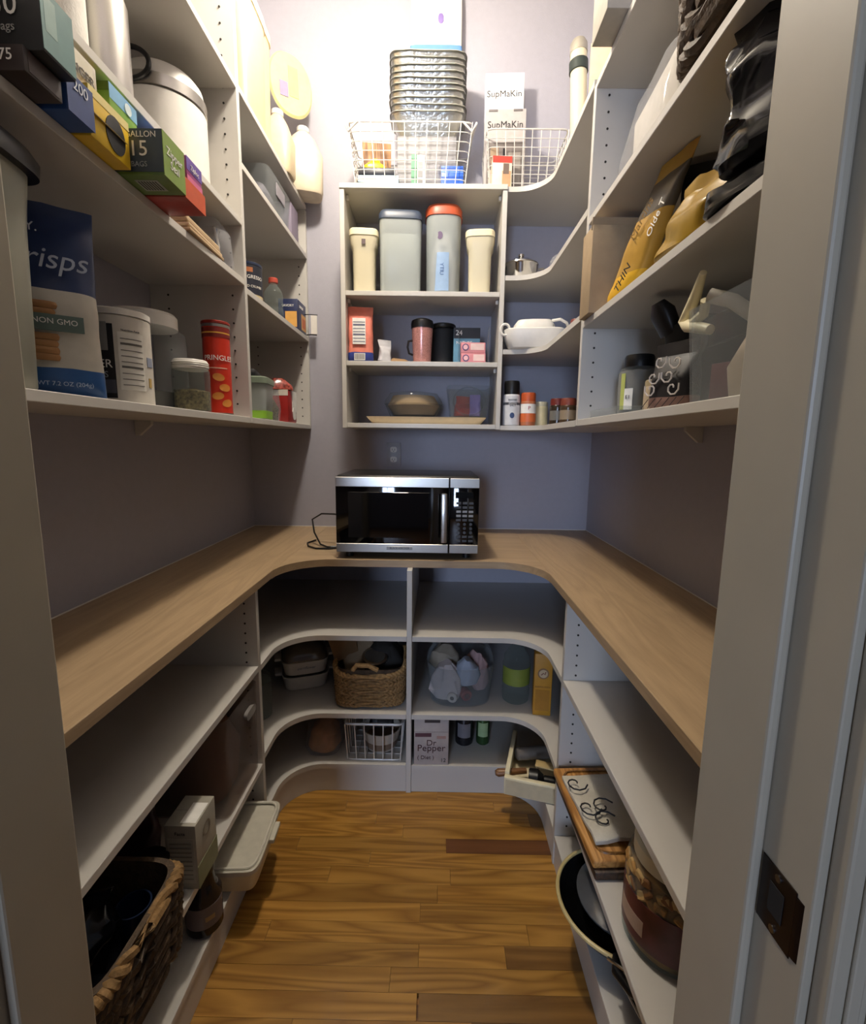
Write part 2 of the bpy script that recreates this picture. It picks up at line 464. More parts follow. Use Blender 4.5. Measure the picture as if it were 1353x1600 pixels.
M_BRONZE = mat('oil_rubbed_bronze', '#2B211C', .38, .8, var=.3, scale=30)
sp = obj('strike_plate', bx(B(), DR + .0095, DR + .0109, .360, .403, .895, .962, .0005, 1), M_BRONZE, jr, False); sp['label'] = 'dark bronze strike plate'
pts = []
for i in range(9):
    a = i / 8 * PI / 2; pts.append((DR + .0095 + .008 * (1 - math.cos(a)), .360 - .013 * math.sin(a)))
out = pts + [(x + .0013, y + .0013) for x, y in pts[::-1]]
bm = prism(B(), out, .899, .958)
obj('strike_lip', bm, M_BRONZE, sp, True)
obj('latch_hole', bx(B(), DR + .0088, DR + .0094, .372, .390, .915, .945, .0003, 1), M_BLACKM, sp, False)
for z in (.902, .955):
    obj('screw', xf(cyl(B(), .0035, 0, .0012, n=12), Matrix.Translation((DR + .0095, .381, z)) @ Matrix.Rotation(-PI / 2, 4, 'Y')), M_STEEL_D, sp)

# kitchen wall behind the camera with its daylight window
bm = B()
bx(bm, -3.2, -1.35, -4.0, -3.9, 0, ZC); bx(bm, -.55, 3.2, -4.0, -3.9, 0, ZC); bx(bm, -1.35, -.55, -4.0, -3.9, 0, .85); bx(bm, -1.35, -.55, -4.0, -3.9, 2.25, ZC)
struct('wall_rear', bm, M_WALL)
w = bpy.data.objects.new('window_1', None); col.objects.link(w); w['kind'] = 'structure'; w['label'] = 'daylit kitchen window behind the camera'
M_DAY = emit('daylight_pane', (.58, .72, 1.0), WINDOW_POWER)
for i in range(2):
    for j in range(3):
        obj('pane', bx(B(), -1.31 + i * .37, -.97 + i * .37, -3.96, -3.955, .9 + j * .44, 1.31 + j * .44), M_DAY, w, False)
for x in (-1.33, -.955, -.575): obj('window_frame', bx(B(), x - .015, x + .015, -3.97, -3.92, .86, 2.24), M_TRIM, w, False)
for z in (.875, 1.325, 1.765, 2.225): obj('window_bar', bx(B(), -1.345, -.56, -3.969, -3.921, z - .014, z + .014), M_TRIM, w, False)

# ceiling lamp (above the frame)
t = thing('ceiling_lamp', 'warm white globe ceiling lamp above the pantry shelves', 'lamp', LAMP_POS)
obj('globe', loft(B(), [(-.075 + .15 * i / 12, max(.002, .075 * math.sin(PI * i / 12)), max(.002, .075 * math.sin(PI * i / 12))) for i in range(13)], 24), emit('warm_globe', (1., .90, .76), LAMP_POWER), t)
obj('stem', cyl(B(), .012, .078, ZC - LAMP_POS[2] - .02), M_CHROME, t)
obj('canopy', loft(B(), [(ZC - LAMP_POS[2] - .04, .03, .03), (ZC - LAMP_POS[2] - .015, .06, .06), (ZC - LAMP_POS[2] - .001, .065, .065)], 28), M_CHROME, t)

# ------------------------------------------------------------------ shelving
TH = .019
XUL, XUR, YUB = -.615, .425, 2.045
def pin_holes(parent, x, y, zs, ax):
    bm = B()
    for z in zs:
        c = cyl(B(), .0032, 0, .0012, n=8)
        if ax == '-y': xf(c, Matrix.Translation((x, y, z)) @ Matrix.Rotation(PI / 2, 4, 'X'))
        me = bpy.data.meshes.new('tmp'); c.to_mesh(me); c.free(); bm.from_mesh(me); bpy.data.meshes.remove(me)
    o = obj('pin_holes', bm, M_HOLE, parent); o['kind'] = 'stuff'
    return o
def zr(a, b, s):
    out = []
    while a < b: out.append(a); a += s
    return out
def shelf(parent, x0, x1, y0, y1, ztop, m=M_SHELF):
    return obj('shelf', bx(B(), x0, x1, y0, y1, ztop - TH, ztop, .0012, 1), m, parent, False)
def panel(parent, x0, x1, y0, y1, z0, z1):
    return obj('side_panel', bx(B(), x0, x1, y0, y1, z0, z1, .0012, 1), M_SHELF, parent, False)
def arc(cx, cy, r, a0, a1, n=10):
    return [(cx + r * math.cos(math.radians(a0 + (a1 - a0) * i / n)), cy + r * math.sin(math.radians(a0 + (a1 - a0) * i / n))) for i in range(n + 1)]
def pshelf(parent, pts, ztop, th=TH, name='shelf', m=M_SHELF):
    return obj(name, prism(B(), pts, ztop - th, ztop), m, parent, True)

e = .001
YLD, YRD = 1.585, 1.475     # front-to-back dividers of the wall units
# left wall unit, two bays
t = thing('wall_shelf_unit', 'white two-bay wall shelving with adjustable shelves holding the red chip can', 'shelf unit', (0, 0, 0))
LUT = 3.0
p1 = panel(t, XL + e, XUL, YLD - TH / 2, YLD + TH / 2, 1.40, LUT)
p2 = panel(t, XL + e, XUL - .004, YB - TH - .002, YB - .002, 1.40, 2.386)
p3 = panel(t, XL + e, XUL, YF + .004, YF + .004 + TH, 1.40, LUT)
ya, yb = YF + .004 + TH + .0005, YLD - TH / 2 - .0005
for z in (1.418, 1.845, 2.02, 2.40, 2.80): shelf(t, XL + e, XUL, ya, yb, z)
yc, yd = YLD + TH / 2 + .0005, YB - TH - .0025
for z in (1.418, 1.825, 2.192, 2.405): shelf(t, XL + e, XUL, yc, yd, z)
for x in (XUL - .04, XL + .06):
    pin_holes(p1, x, YLD - TH / 2 - .0003, zr(1.46, LUT, .042), '-y'); pin_holes(p2, x, YB - TH - .0023, zr(1.46, 2.36, .040), '-y')
bm = prism(B(), [(0, 0), (.05, 0), (.05, -.012), (.012, -.045), (0, -.045)], 0, .012)
obj('wall_bracket', xf(bm, Matrix.Translation((XL + e, 1.46, 1.3985)) @ Matrix.Rotation(PI / 2, 4, 'X')), M_SHELF, t)
# back wall unit
t = thing('wall_shelf_unit', 'white square wall shelving with three bays above the microwave', 'shelf unit', (0, 0, 0))
BX0, BX1 = -.405, .247
panel(t, BX0, BX0 + TH, YUB, YB - .002, 1.40, 2.338); panel(t, BX1, BX1 + TH, YUB, YB - .002, 1.40, 2.338)
obj('top_shelf', bx(B(), BX0, BX1 + TH, YUB - .004, YB - .002, 2.3385, 2.358, .0012, 1), M_SHELF, t, False)
for z in (1.421, 1.677, 1.955): shelf(t, BX0 + TH + .0005, BX1 - .0005, YUB, YB - .002, z)
for z in (1.640, 1.918, 2.318):
    for x in (BX0 + TH + .006, BX1 - .006): obj('shelf_clip', bx(B(), x - .005, x + .005, YUB + .04, YUB + .055, z + .0, z + .0155, .001, 1), M_WHITE, t, False)
# curved corner unit
t = thing('corner_shelf_unit', 'white curved corner wall shelving holding the pot and the white butter dish', 'shelf unit', (0, 0, 0))
for z in (1.418, 1.73, 2.02, 2.352):
    r = .13; fy = YUB + .003
    pts = [(BX1 + TH + e, fy)] + [(XUR - r + r * math.sin(math.radians(a)), fy - r + r * math.cos(math.radians(a)))[0:2] for a in range(0, 91, 9)] + [(XUR, YRD + TH / 2 + e), (XR - e, YRD + TH / 2 + e), (XR - e, YB - .002), (BX1 + TH + e, YB - .002)]
    # concave front: the arc is centred on the room side
    c = (XUR - r, fy - r)
    pts = [(BX1 + TH + e, fy)] + [(XUR - r + r * math.cos(math.radians(a)), fy - r + r * math.sin(math.radians(a))) for a in range(90, -1, -9)] + pts[12:]
    pshelf(t, pts, z)
# right wall unit
t = thing('wall_shelf_unit', 'white wall shelving with kraft carton and black foil bags on it', 'shelf unit', (0, 0, 0))
p1 = panel(t, XUR, XR - e, YRD - TH / 2, YRD + TH / 2, 1.40, 2.331)
p3 = panel(t, XUR, XR - e, YF + .004, YF + .004 + TH, 1.40, 2.331)
for z in (1.418, 1.702, 1.985, 2.335): shelf(t, XUR, XR - e, YF + .004 + TH + .0005, YRD - TH / 2 - .0005, z)
for x in (XUR + .037, XR - .06): pin_holes(p1, x, YRD - TH / 2 - .0003, zr(1.46, 2.31, .042), '-y')
bm = prism(B(), [(0, 0), (-.05, 0), (-.05, -.012), (-.012, -.045), (0, -.045)], 0, .012)
obj('wall_bracket', xf(bm, Matrix.Translation((XR - e, 1.38, 1.3985)) @ Matrix.Rotation(PI / 2, 4, 'X')), M_SHELF, t)

# base units
XBL, XBR, YBB, XM = -.553, .392, 1.65, -.093
ZCT, ZCB = .914, .888
YLB, YRB = 1.405, 1.355
t = thing('base_shelf_unit', 'white base shelving holding the carton and the big wicker basket', 'shelf unit', (0, 0, 0))
p1 = panel(t, XL + e, XBL, YLB - TH / 2, YLB + TH / 2, 0, ZCB - e)
panel(t, XL + e, XBL, YF + .004, YF + .004 + TH, 0, ZCB - e)
ya, yb = YF + .004 + TH + .0005, YLB - TH / 2 - .0005
for z in (.640, .303, .105): shelf(t, XL + e, XBL, ya, yb, z)
obj('toe_kick', bx(B(), XBL - .02, XBL - .003, ya, yb, .001, .0855), M_SHELF, t, False)
for x in (XBL - .037, XL + .06): pin_holes(p1, x, YLB - TH / 2 - .0003, zr(.14, .86, .032), '-y')
def corner_pts(s, xf_, yd, xm, fy, r):
    """outline of a concave corner shelf; s=-1 left, +1 right"""
    cx = xf_ - s * r; cy = fy - r
    a = [(cx + s * r * math.cos(math.radians(k)), cy + r * math.sin(math.radians(k))) for k in range(0, 91, 9)]
    wall = XR - e if s > 0 else XL + e
    return [(xf_, yd)] + a + [(xm, fy), (xm, YB - .002), (wall, YB - .002), (wall, yd)]
t = thing('base_corner_unit', 'white curved base corner shelving holding casserole and plaited basket', 'shelf unit', (0, 0, 0))
for z in (.635, .325, .115):
    pshelf(t, corner_pts(-1, XBL, YLB + TH / 2 + e, XM - TH / 2 - e, YBB, .14), z)
o = corner_pts(-1, XBL - .004, YLB + TH / 2 + e, XM - TH / 2 - e, YBB + .004, .14)[:13]
inn = [(x - .014 if i < 2 else x + (-.010 if i < 11 else 0), y + (.014 if i > 10 else .010 if i > 1 else 0)) for i, (x, y) in enumerate(o)]
pshelf(t, o + inn[::-1], .0955, .0945, 'toe_kick')
obj('divider_panel', bx(B(), XM - TH / 2, XM + TH / 2, YBB - .003, YB - .002, 0, ZCB - e, .0012, 1), M_SHELF, t, False)
t = thing('base_corner_unit', 'white curved base corner shelving holding clear tub and mustard box', 'shelf unit', (0, 0, 0))
for z in (.635, .325, .115):
    pshelf(t, corner_pts(1, XBR, YRB + TH / 2 + e, XM + TH / 2 + e, YBB, .14), z)
o = corner_pts(1, XBR + .004, YRB + TH / 2 + e, XM + TH / 2 + e, YBB + .004, .14)[:13]
inn = [(x + .014 if i < 2 else x + (.010 if i < 11 else 0), y + (.014 if i > 10 else .010 if i > 1 else 0)) for i, (x, y) in enumerate(o)]
pshelf(t, o + inn[::-1], .0955, .0945, 'toe_kick')
t = thing('base_shelf_unit', 'white base shelving holding cutting board and snack barrel', 'shelf unit', (0, 0, 0))
p1 = panel(t, XBR, XR - e, YRB - TH / 2, YRB + TH / 2, 0, ZCB - e)
panel(t, XBR, XR - e, YF + .004, YF + .004 + TH, 0, ZCB - e)
yb2 = YRB - TH / 2 - .0005
for z in (.636, .312, .105): shelf(t, XBR, XR - e, ya, yb2, z)
obj('toe_kick', bx(B(), XBR + .003, XBR + .02, ya, yb2, .001, .0855), M_SHELF, t, False)
for x in (XBR + .037, XR - .06): pin_holes(p1, x, YRB - TH / 2 - .0003, zr(.14, .86, .032), '-y')
# worktop in three runs
t = thing('worktop', 'pale oak laminate worktop running round three sides of the pantry', 'worktop', (0, 0, 0))
XCL, XCR, YCF = -.545, .383, 1.685
r = .17
obj('worktop_run', bx(B(), XL + e, XCL, YF + .003, YB - .002, ZCB, ZCT, .0015, 1), M_COUNTER_Y, t, False)
obj('worktop_run', bx(B(), XCR, XR - e, YF + .003, YB - .002, ZCB, ZCT, .0015, 1), M_COUNTER_Y, t, False)
XCL += .0004; XCR -= .0004
pts = [(XCL + r - r * math.cos(math.radians(k)), YCF - r + r * math.sin(math.radians(k))) for k in range(0, 91, 9)] \
    + [(XCR - r + r * math.sin(math.radians(k)), YCF - r + r * math.cos(math.radians(k))) for k in range(0, 91, 9)] + [(XCR, YB - .002), (XCL, YB - .002)]
obj('worktop_run', prism(B(), pts, ZCB, ZCT), M_COUNTER_X, t)
obj('caulk_line', bx(B(), XL + .0012, XL + .004, YF + .01, YB - .003, ZCT + .0002, ZCT + .003), M_WHITE, t, False)
obj('caulk_line', bx(B(), XR - .004, XR - .0012, YF + .01, YB - .003, ZCT + .0002, ZCT + .003), M_WHITE, t, False)
obj('caulk_line', bx(B(), XL + .005, XR - .005, YB - .005, YB - .0022, ZCT + .0002, ZCT + .003), M_WHITE, t, False)

# ITEMS
# ------------------------------------------------------------------ worktop: microwave, cord, outlet
MX0, MX1, MY0, MY1, MZ0 = -.367, .155, 1.70, 2.09, ZCT + .0185
t = thing('microwave', 'black and stainless steel countertop microwave on the oak worktop', 'microwave', ((MX0 + MX1) / 2, MY0, ZCT + .0005))
W = (MX1 - MX0) / 2; z0, z1 = .018, .308; DS = .047 - (MX0 + MX1) / 2
obj('housing', bx(B(), -W, W, .022, .39, z0, z1, .008, 3), M_BLACK, t)
for x in (-W + .04, W - .04):
    for y in (.05, .36): obj('foot', cyl(B(), .014, 0, z0 + .002, x, y, 16), M_BLACK, t)
dr = obj('door', bx(B(), -W, DS - .002, 0, .0215, z0 + .006, z1 - .004, .003, 2), M_GLASSB, t)
obj('steel_strip', bx(B(), -W + .001, DS - .003, -.0025, -.0004, z1 - .04, z1 - .006, .001, 1), M_STEEL, dr, False)
obj('steel_strip', bx(B(), -W + .001, DS - .003, -.0025, -.0004, z0 + .008, z0 + .040, .001, 1), M_STEEL, dr, False)
obj('window_mesh', bx(B(), -W + .045, DS - .075, -.0010, -.0003, z0 + .062, z1 - .06, .0004, 1), mat('dark_door_mesh', '#020203', .05), dr, False)
h = obj('handle', bx(B(), DS - .030, DS - .008, -.034, -.024, z0 + .052, z1 - .058, .004, 2), M_STEEL, dr)
for z in (z0 + .062, z1 - .068): obj('handle_post', bx(B(), DS - .025, DS - .013, -.0245, -.0004, z - .008, z + .008), M_STEEL, h, False)
obj('badge', bx(B(), -.075, .02, -.0036, -.0026, z0 + .018, z0 + .031, .0004, 1), mat('badge_grey', '#8C8983', .35, .8), dr, False)
text('BLACK+DECKER', .0098, (-.0275, -.0042, z0 + .0245), FRONT, INK_K, dr)
cp = obj('control_panel', bx(B(), DS + .001, W, 0, .0215, z0 + .006, z1 - .004, .003, 2), M_GLASSB, t)
obj('steel_strip', bx(B(), DS + .002, W - .001, -.0025, -.0004, z1 - .04, z1 - .006, .001, 1), M_STEEL, cp, False)
obj('steel_strip', bx(B(), DS + .002, W - .001, -.0025, -.0004, z0 + .008, z0 + .040, .001, 1), M_STEEL, cp, False)
obj('display', bx(B(), DS + .022, W - .022, -.0010, -.0003, z1 - .078, z1 - .055, .0003, 1), mat('dark_display', '#0A0E10', .1), cp, False)
bg, bl = mat('key_grey', '#3A3B3E', .4), mat('key_light', '#8E9092', .4)
for rr_ in range(10):
    for cc in range(3):
        x = DS + .034 + cc * .0225; z = z1 - .096 - rr_ * .0155
        if rr_ in (5, 6, 7): 
            obj('key', cyl(B(), .0055, 0, .0008, n=12), bg, cp, False, (x, -.0002, z), (PI / 2, 0, 0)); continue
        obj('key', bx(B(), x - .0085, x + .0085, -.0009, -.0002, z - .0042, z + .0042, .0003, 1), bl if rr_ in (2, 3) else bg, cp, False)
t = thing('power_cord', 'black microwave power cord looped on the worktop', 'cord', (-.42, 1.9, ZCT))
obj('cable', tube(B(), [(.05, .02, .115), (.0, .03, .13), (-.06, .05, .128), (-.105, .07, .10), (-.09, .04, .05), (-.055, .0, .008), (-.02, -.03, .0045), (.03, -.02, .0045), (.045, .0, .0045)], .0035, 8), M_BLACK, t)
obj('cable_loop', tube(B(), [(-.10, .10, .0045), (-.12, .04, .0045), (-.10, -.02, .0045), (-.06, -.06, .0045), (-.01, -.06, .0045), (.04, -.04, .0045)], .0035, 8), M_BLACK, t)
t = thing('wall_outlet', 'grey double wall outlet above the microwave', 'outlet', (-.215, YB, 1.281))
obj('cover_plate', bx(B(), -.036, .036, -.0065, -.0005, -.058, .058, .002, 2), mat('outlet_grey', '#A9A7AC', .4), t)
for z in (.024, -.024):
    s = obj('socket', loft(B(), [(0, .0165, .014, 3), (.003, .0165, .014, 3), (.0036, .015, .0125, 3)], 24), M_WHITE, t, True, (0, -.0062, z), (PI / 2, 0, 0))
    for x in (-.006, .006): obj('slot', bx(B(), x - .001, x + .001, -.004, .004, .0034, .0041), M_HOLE, s, False)
    obj('ground_hole', cyl(B(), .0022, .0034, .0041, 0, -.008, 10), M_HOLE, s)

# ------------------------------------------------------------------ back unit, middle bay: food storage canisters
def slim_canister(label, x, rot, fill_v):
    t = thing('storage_canister', label, 'canister', (x, 2.13, 1.9555), rot, 'cream canisters')
    obj('canister_body', loft(B(), [(0, .042, .05, 5), (.004, .045, .054, 5), (.175, .048, .058, 5), (.19, .056, .062, 5), (.222, .058, .064, 5)], 36), M_CREAM_T, t)
    ld = obj('lid', loft(B(), [(.2215, .061, .067, 5), (.243, .061, .067, 5), (.248, .057, .063, 5)], 36), M_CREAM, t)
    obj('contents', loft(B(), [(.005, .040, .048, 5), (fill_v, .043, .053, 5)], 30), P('#EFE6CC', .9), t)
    return t
t = slim_canister('cream narrow canister filled with flour beside the navy-lidded canister', -.318, .08, .165)
obj('ink_smudge', bx(B(), -.008, .008, -.0655, -.0648, .185, .205, .0003, 1), P('#5b4a4a'), t, False)
slim_canister('cream narrow canister nearly empty beside the orange-lidded canister', .168, -.1, .06)
t = thing('storage_canister', 'large frosted canister with navy lid between cream and orange-lidded canisters', 'canister', (-.168, 2.16, 1.9555), .06)
obj('canister_body', loft(B(), [(0, .080, .072, 6), (.006, .085, .076, 6), (.29, .088, .080, 6)], 40), M_CLEARF, t)
obj('contents', loft(B(), [(.008, .078, .069, 6), (.235, .081, .072, 6)], 30), P('#D4D6CE', .8), t)
obj('lid', loft(B(), [(.2905, .091, .084, 6), (.312, .091, .084, 6), (.325, .084, .076, 6)], 40), P('#3B4658', .4), t)
t = thing('storage_canister', 'tall clear canister with orange-red lid and blue printed label', 'canister', (.014, 2.16, 1.9555))
obj('canister_body', loft(B(), [(0, .066, .066, 3), (.006, .070, .070, 3), (.31, .074, .074, 3)], 40), M_CLEARF, t)
obj('lid', loft(B(), [(.3105, .078, .078, 3), (.338, .078, .078, 3), (.352, .070, .070, 3)], 40), P('#B4502F', .4), t)
lb = obj('inner_bag', crumple(loft(B(), [(.006, .05, .05, 4), (.15, .055, .05, 4), (.25, .03, .03, 3)], 24), .008, 25, 3, .01), P('#D8D4D6', .6), t)
wrap_label(t, .0755, .015, .165, -118, -72, P('#8FA9C8'), n=10)
curved_patch(t, 'round_seal', .012, .015, .0752, .23, -102, P('#5B4668'))
curved_text(t, 'YTIU', .022, .0768, .10, -95, P('#4A6A9A'), True)
# middle bay: baking goods
zs = 1.6775
t = pillow_bag('flour_bag', 'coral paper flour bag with white nutrition panel and blue foot', 'bag', (-.333, 2.105, zs), .108, .07, .228, P('#E58470', .7), .03, bands=[(0, .17, P('#2C3E8C', .7))], seal=.02, amp=.0025)
obj('nutrition_panel', bx(B(), -.03, .025, -.0405, -.0385, .07, .175, .0004, 1), INK_W, t, False)
for k in range(7): obj('printed_line', bx(B(), -.027, .022, -.0412, -.0406, .08 + k * .013, .0825 + k * .013 + (.004 if k in (2, 5) else 0)), P('#6d6f86'), t, False)
obj('barcode_panel', bx(B(), -.024, .022, -.0395, -.0375, .006, .034, .0004, 1), INK_W, t, False)
for k in range(9): obj('barcode_bar', bx(B(), -.021 + k * .0047, -.0185 + k * .0047, -.0402, -.0396, .009, .032), INK_K, t, False)
pillow_bag('paper_sack', 'small crumpled white sack beside the coral flour bag', 'bag', (-.235, 2.13, zs), .055, .05, .10, P('#C9C7C9', .8), .4, amp=.008)
t = thing('nut_packet', 'low brown nut packet lying behind the white sack', 'packet', (-.175, 2.16, zs), .2)
obj('packet_film', crumple(loft(B(), [(0, .05, .03, 3), (.012, .055, .035, 3), (.026, .03, .02, 3)], 24), .004, 40, 2, .003), P('#9A7A54', .6), t)
t = thing('tumbler', 'pink glitter tumbler with black lid on the middle shelf', 'cup', (-.072, 2.14, zs))
obj('cup_body', loft(B(), [(0, .036, .036), (.004, .038, .038), (.15, .046, .046)], 32), mat('pink_glitter', '#C98F86', .25, .3, var=.35, scale=260), t)
obj('lid', loft(B(), [(.1505, .048, .048), (.17, .049, .049), (.182, .046, .046), (.19, .03, .03)], 32), M_BLACK, t)
obj('handle', tube(B(), [(-.043, -.01, .10), (-.058, -.02, .095), (-.062, -.02, .07), (-.056, -.018, .045), (-.040, -.01, .04)], .005), M_BLACK, t)
t = thing('dark_canister', 'dark grey canister standing behind the pink tumbler', 'canister', (.02, 2.24, zs))
obj('can_body', cyl(B(), .055, 0, .17, bev=.006, n=32), M_BLACKM, t); obj('lid', cyl(B(), .057, .1705, .19, bev=.004, n=32), M_BLACK, t)
t = carton('candle_box', 'blue carton with black top band numbered 24 behind pink packets', 'box', (.122, 2.165, zs), (.115, .05, .158), 0, P('#5E8FA8'), [('f', 0, 1, .72, 1, INK_K)], [('f', '24', .03, .2, .86, INK_W), ('f', 'NATURE', .018, .4, .60, INK_W)])
for k, (x, z, lb_) in enumerate(((.148, 0, 'pink packet lying under another at the blue carton'), (.146, .0445, 'pink packet with white corner resting on top of its twin'))):
    t = carton('pink_packet', lb_, 'packet', (x, 2.115, zs + z), (.105, .04, .044), .03, P('#D98C92', .5), [('f', .4 if k else .5, .95, .3, .9, P('#E9C9C4'))], group='pink packets', flaps=False)
    obj('round_mark', cyl(B(), .014, 0, .0012, n=20), P('#4A3E6E'), t, True, (-.032, -.0206, .024), (PI / 2, 0, 0))
    obj('mark_ring', cyl(B(), .010, .0012, .0016, n=20), P('#E8B8BC'), t, True, (-.032, -.0206, .024), (PI / 2, 0, 0))
t = thing('acrylic_case', 'clear acrylic case around the pink packets', 'case', (.146, 2.135, zs))
for x in (-.0605, .0655): obj('case_wall', bx(B(), x - .001, x + .001, -.06, .0, 0, .15), M_CLEAR, t, False)
# lower bay: tray, pie dishes, clear pitcher
zs = 1.4215
t = thing('serving_tray', 'long cream serving tray at the front of the lowest bay', 'tray', (-.05, 2.19, zs))
bm = loft(B(), [(0, .235, .105, 12), (.004, .24, .11, 12), (.030, .262, .125, 12), (.030, .256, .119, 12), (.010, .236, .106, 12)], 48)
obj('tray_body', bm, P('#E3CBA2', .45), t)
obj('tray_floor', bx(B(), -.225, .225, -.095, .095, .0095, .0125), P('#D8BE93', .45), t, False)
def lidded_dish(name, label, loc, r, h, body, lidm, fill):
    t = thing(name, label, 'dish', loc)
    obj('dish_body', loft(B(), [(0, r * .78, r * .7), (.004, r * .82, r * .74), (h * .5, r, r * .88), (h * .5, r * .97, r * .85), (.008, r * .76, r * .68)], 40), body, t)
    obj('lid', loft(B(), [(h * .5 + .001, r * 1.02, r * .9), (h * .62, r * 1.0, r * .88), (h * .92, r * .82, r * .72), (h, r * .3, r * .26)], 40), lidm, t)
    obj('contents', loft(B(), [(.010, r * .7, r * .62), (h * .45, r * .9, r * .8), (h * .82, r * .72, r * .62)], 30), fill, t)
    return t
lidded_dish('pie_container', 'round clear container of tan pie crusts on the cream tray', (-.11, 2.19, zs + .0315), .13, .115, M_CLEAR, M_CLEAR, P('#A8895E', .7))
t = thing('baking_pan', 'dark baking pan edge under the round clear container', 'pan', (-.15, 2.19, zs + .0135))
obj('pan_body', loft(B(), [(0, .12, .075, 8), (.0165, .14, .09, 8), (.0165, .137, .087, 8), (.003, .118, .073, 8)], 40), M_BLACKM, t)
t = thing('clear_pitcher', 'square clear pitcher with red and violet packets inside', 'pitcher', (.135, 2.17, zs + .0315), .05)
obj('pitcher_body', loft(B(), [(0, .075, .065, 7), (.004, .08, .07, 7), (.135, .096, .085, 7), (.135, .093, .082, 7), (.006, .075, .066, 7)], 44), M_CLEAR, t)
obj('handle_ring', tube(B(), [(.07 * math.cos(a), -.055, .07 + .06 * math.sin(a)) for a in [k * 2 * PI / 28 for k in range(28)]], .003, 6, True), M_CLEAR, t)
pillow_bag('snack_packet', 'red foil packet inside the clear pitcher', 'packet', (.11, 2.165, zs + .039), .075, .05, .085, P('#B03226', .3), .5, amp=.008)
pillow_bag('snack_packet', 'violet printed packet inside the clear pitcher', 'packet', (.165, 2.155, zs + .039), .05, .03, .095, P('#8F7CC4', .4), -.4, amp=.006)
# ------------------------------------------------------------------ corner shelves
t = thing('saucepan', 'small lidded stainless saucepan on the curved corner shelf', 'pot', (.345, 2.145, 2.0205))
obj('pot_body', loft(B(), [(0, .058, .058), (.006, .064, .064), (.062, .072, .072), (.066, .076, .076), (.066, .072, .072), (.008, .06, .06)], 40), M_CHROME, t)
ld = obj('lid', loft(B(), [(.067, .075, .075), (.072, .074, .074), (.086, .05, .05), (.092, .015, .015)], 40), M_CHROME, t)
obj('knob', loft(B(), [(.091, .008, .008), (.100, .007, .007), (.106, .013, .013), (.114, .012, .012), (.117, .006, .006)], 20), M_CHROME, ld)
for s in (-1, 1): obj('handle', tube(B(), [(s * .07, -.02, .05), (s * .092, -.018, .054), (s * .096, 0, .055), (s * .092, .018, .054), (s * .07, .02, .05)], .004), M_STEEL, t)
t = thing('plastic_bag', 'crumpled clear bag beside the saucepan', 'bag', (.49, 2.05, 2.0205))
obj('bag_film', crumple(loft(B(), [(0, .04, .045, 3), (.02, .05, .05, 3), (.06, .045, .04, 2.5), (.085, .02, .02)], 30), .012, 26, 5, .015), M_FILM, t)
t = thing('butter_dish', 'white lidded dish with looped handle on the curved shelf', 'dish', (.40, 2.09, 1.7305), -.12)
obj('dish_base', loft(B(), [(0, .095, .065, 5), (.006, .105, .075, 5), (.045, .125, .088, 5), (.075, .128, .09, 5), (.08, .12, .085, 5)], 44), M_WHITE, t)
obj('cover', loft(B(), [(.081, .085, .07, 4), (.098, .085, .07, 4), (.118, .07, .058, 4), (.124, .04, .035, 3)], 40), M_WHITE, t)
obj('handle', tube(B(), [(.07, -.05, .112), (.10, -.07, .112), (.125, -.07, .098), (.135, -.06, .08)], .006), M_WHITE, t)
obj('handle', tube(B(), [(-.12 + .018 * math.cos(a), -.07, .075 + .022 * math.sin(a)) for a in [k * 2 * PI / 20 for k in range(20)]], .005, 8, True), M_WHITE, t)
t = jar('spice_jar', 'tiny spice jar with red lid behind the kraft carton', 'jar', (.50, 1.80, 1.7305), .024, .06, P('#C9B7A4', .4), P('#7A3A32', .4), .014)
zs = 1.4185
def spice(label, loc, r, h, body, lid, lidh, bands, group=None, rot=0.):
    t = jar('spice_jar', label, 'jar', loc, r, h, body, lid, lidh, rotz=rot)
    t['group'] = 'spice jars on the lowest corner shelf'
    for (v0, v1, m) in bands: wrap_label(t, r + .0012, v0 * h, v1 * h, -175, -5, m)
    return t
t = spice('tall white seasoned salt shaker with black cap', (.318, 2.09, zs), .035, .188, P('#D8D8DA', .4), M_BLACK, .055, [(.03, .66, P('#D9DADD')), (.46, .52, P('#2A3044'))])
curved_text(t, 'SEASONED', .0085, .0375, .108, -90, INK_K); curved_text(t, 'SALT', .012, .0375, .085, -90, INK_K)
curved_patch(t, 'round_seal', .010, .012, .0368, .043, -92, P('#2B3F6B'))
t = spice('spice jar with orange lid and white-orange label beside the salt shaker', (.390, 2.09, zs), .033, .14, P('#B06A48', .4), P('#C0562C', .4), .035, [(.38, .66, INK_W), (.12, .37, P('#D06A3A'))])
curved_text(t, 'P', .022, .0352, .074, -92, P('#A03A2A'))
spice('low pale yellow spice jar behind the orange-lidded one', (.452, 2.12, zs), .030, .105, P('#C9BE96', .5), P('#B7B29A', .4), .018, [])
for k, (x, y, lb_) in enumerate(((.55, 2.15, 'dark spice bottle with maroon cap deepest in the corner'), (.50, 2.02, 'dark spice bottle with maroon cap in front of its twin'), (.575, 2.03, 'dark green spice bottle with red cap at the corner panel'), (.515, 1.91, 'squat dark spice bottle with brick red cap nearest the divider'))):
    t = spice(lb_, (x, y, zs), .031, .115 - .004 * k, mat('dark_spice_glass_%d' % k, ('#3C3020', '#33291E', '#38402C', '#4A3A2A')[k], .2), P(('#6E2A22', '#6A2620', '#8A3428', '#7C3A2C')[k], .4), .026, [(.2, .55, P(('#7A756A', '#6C6A64', '#9A9A86', '#8A7A66')[k]))])
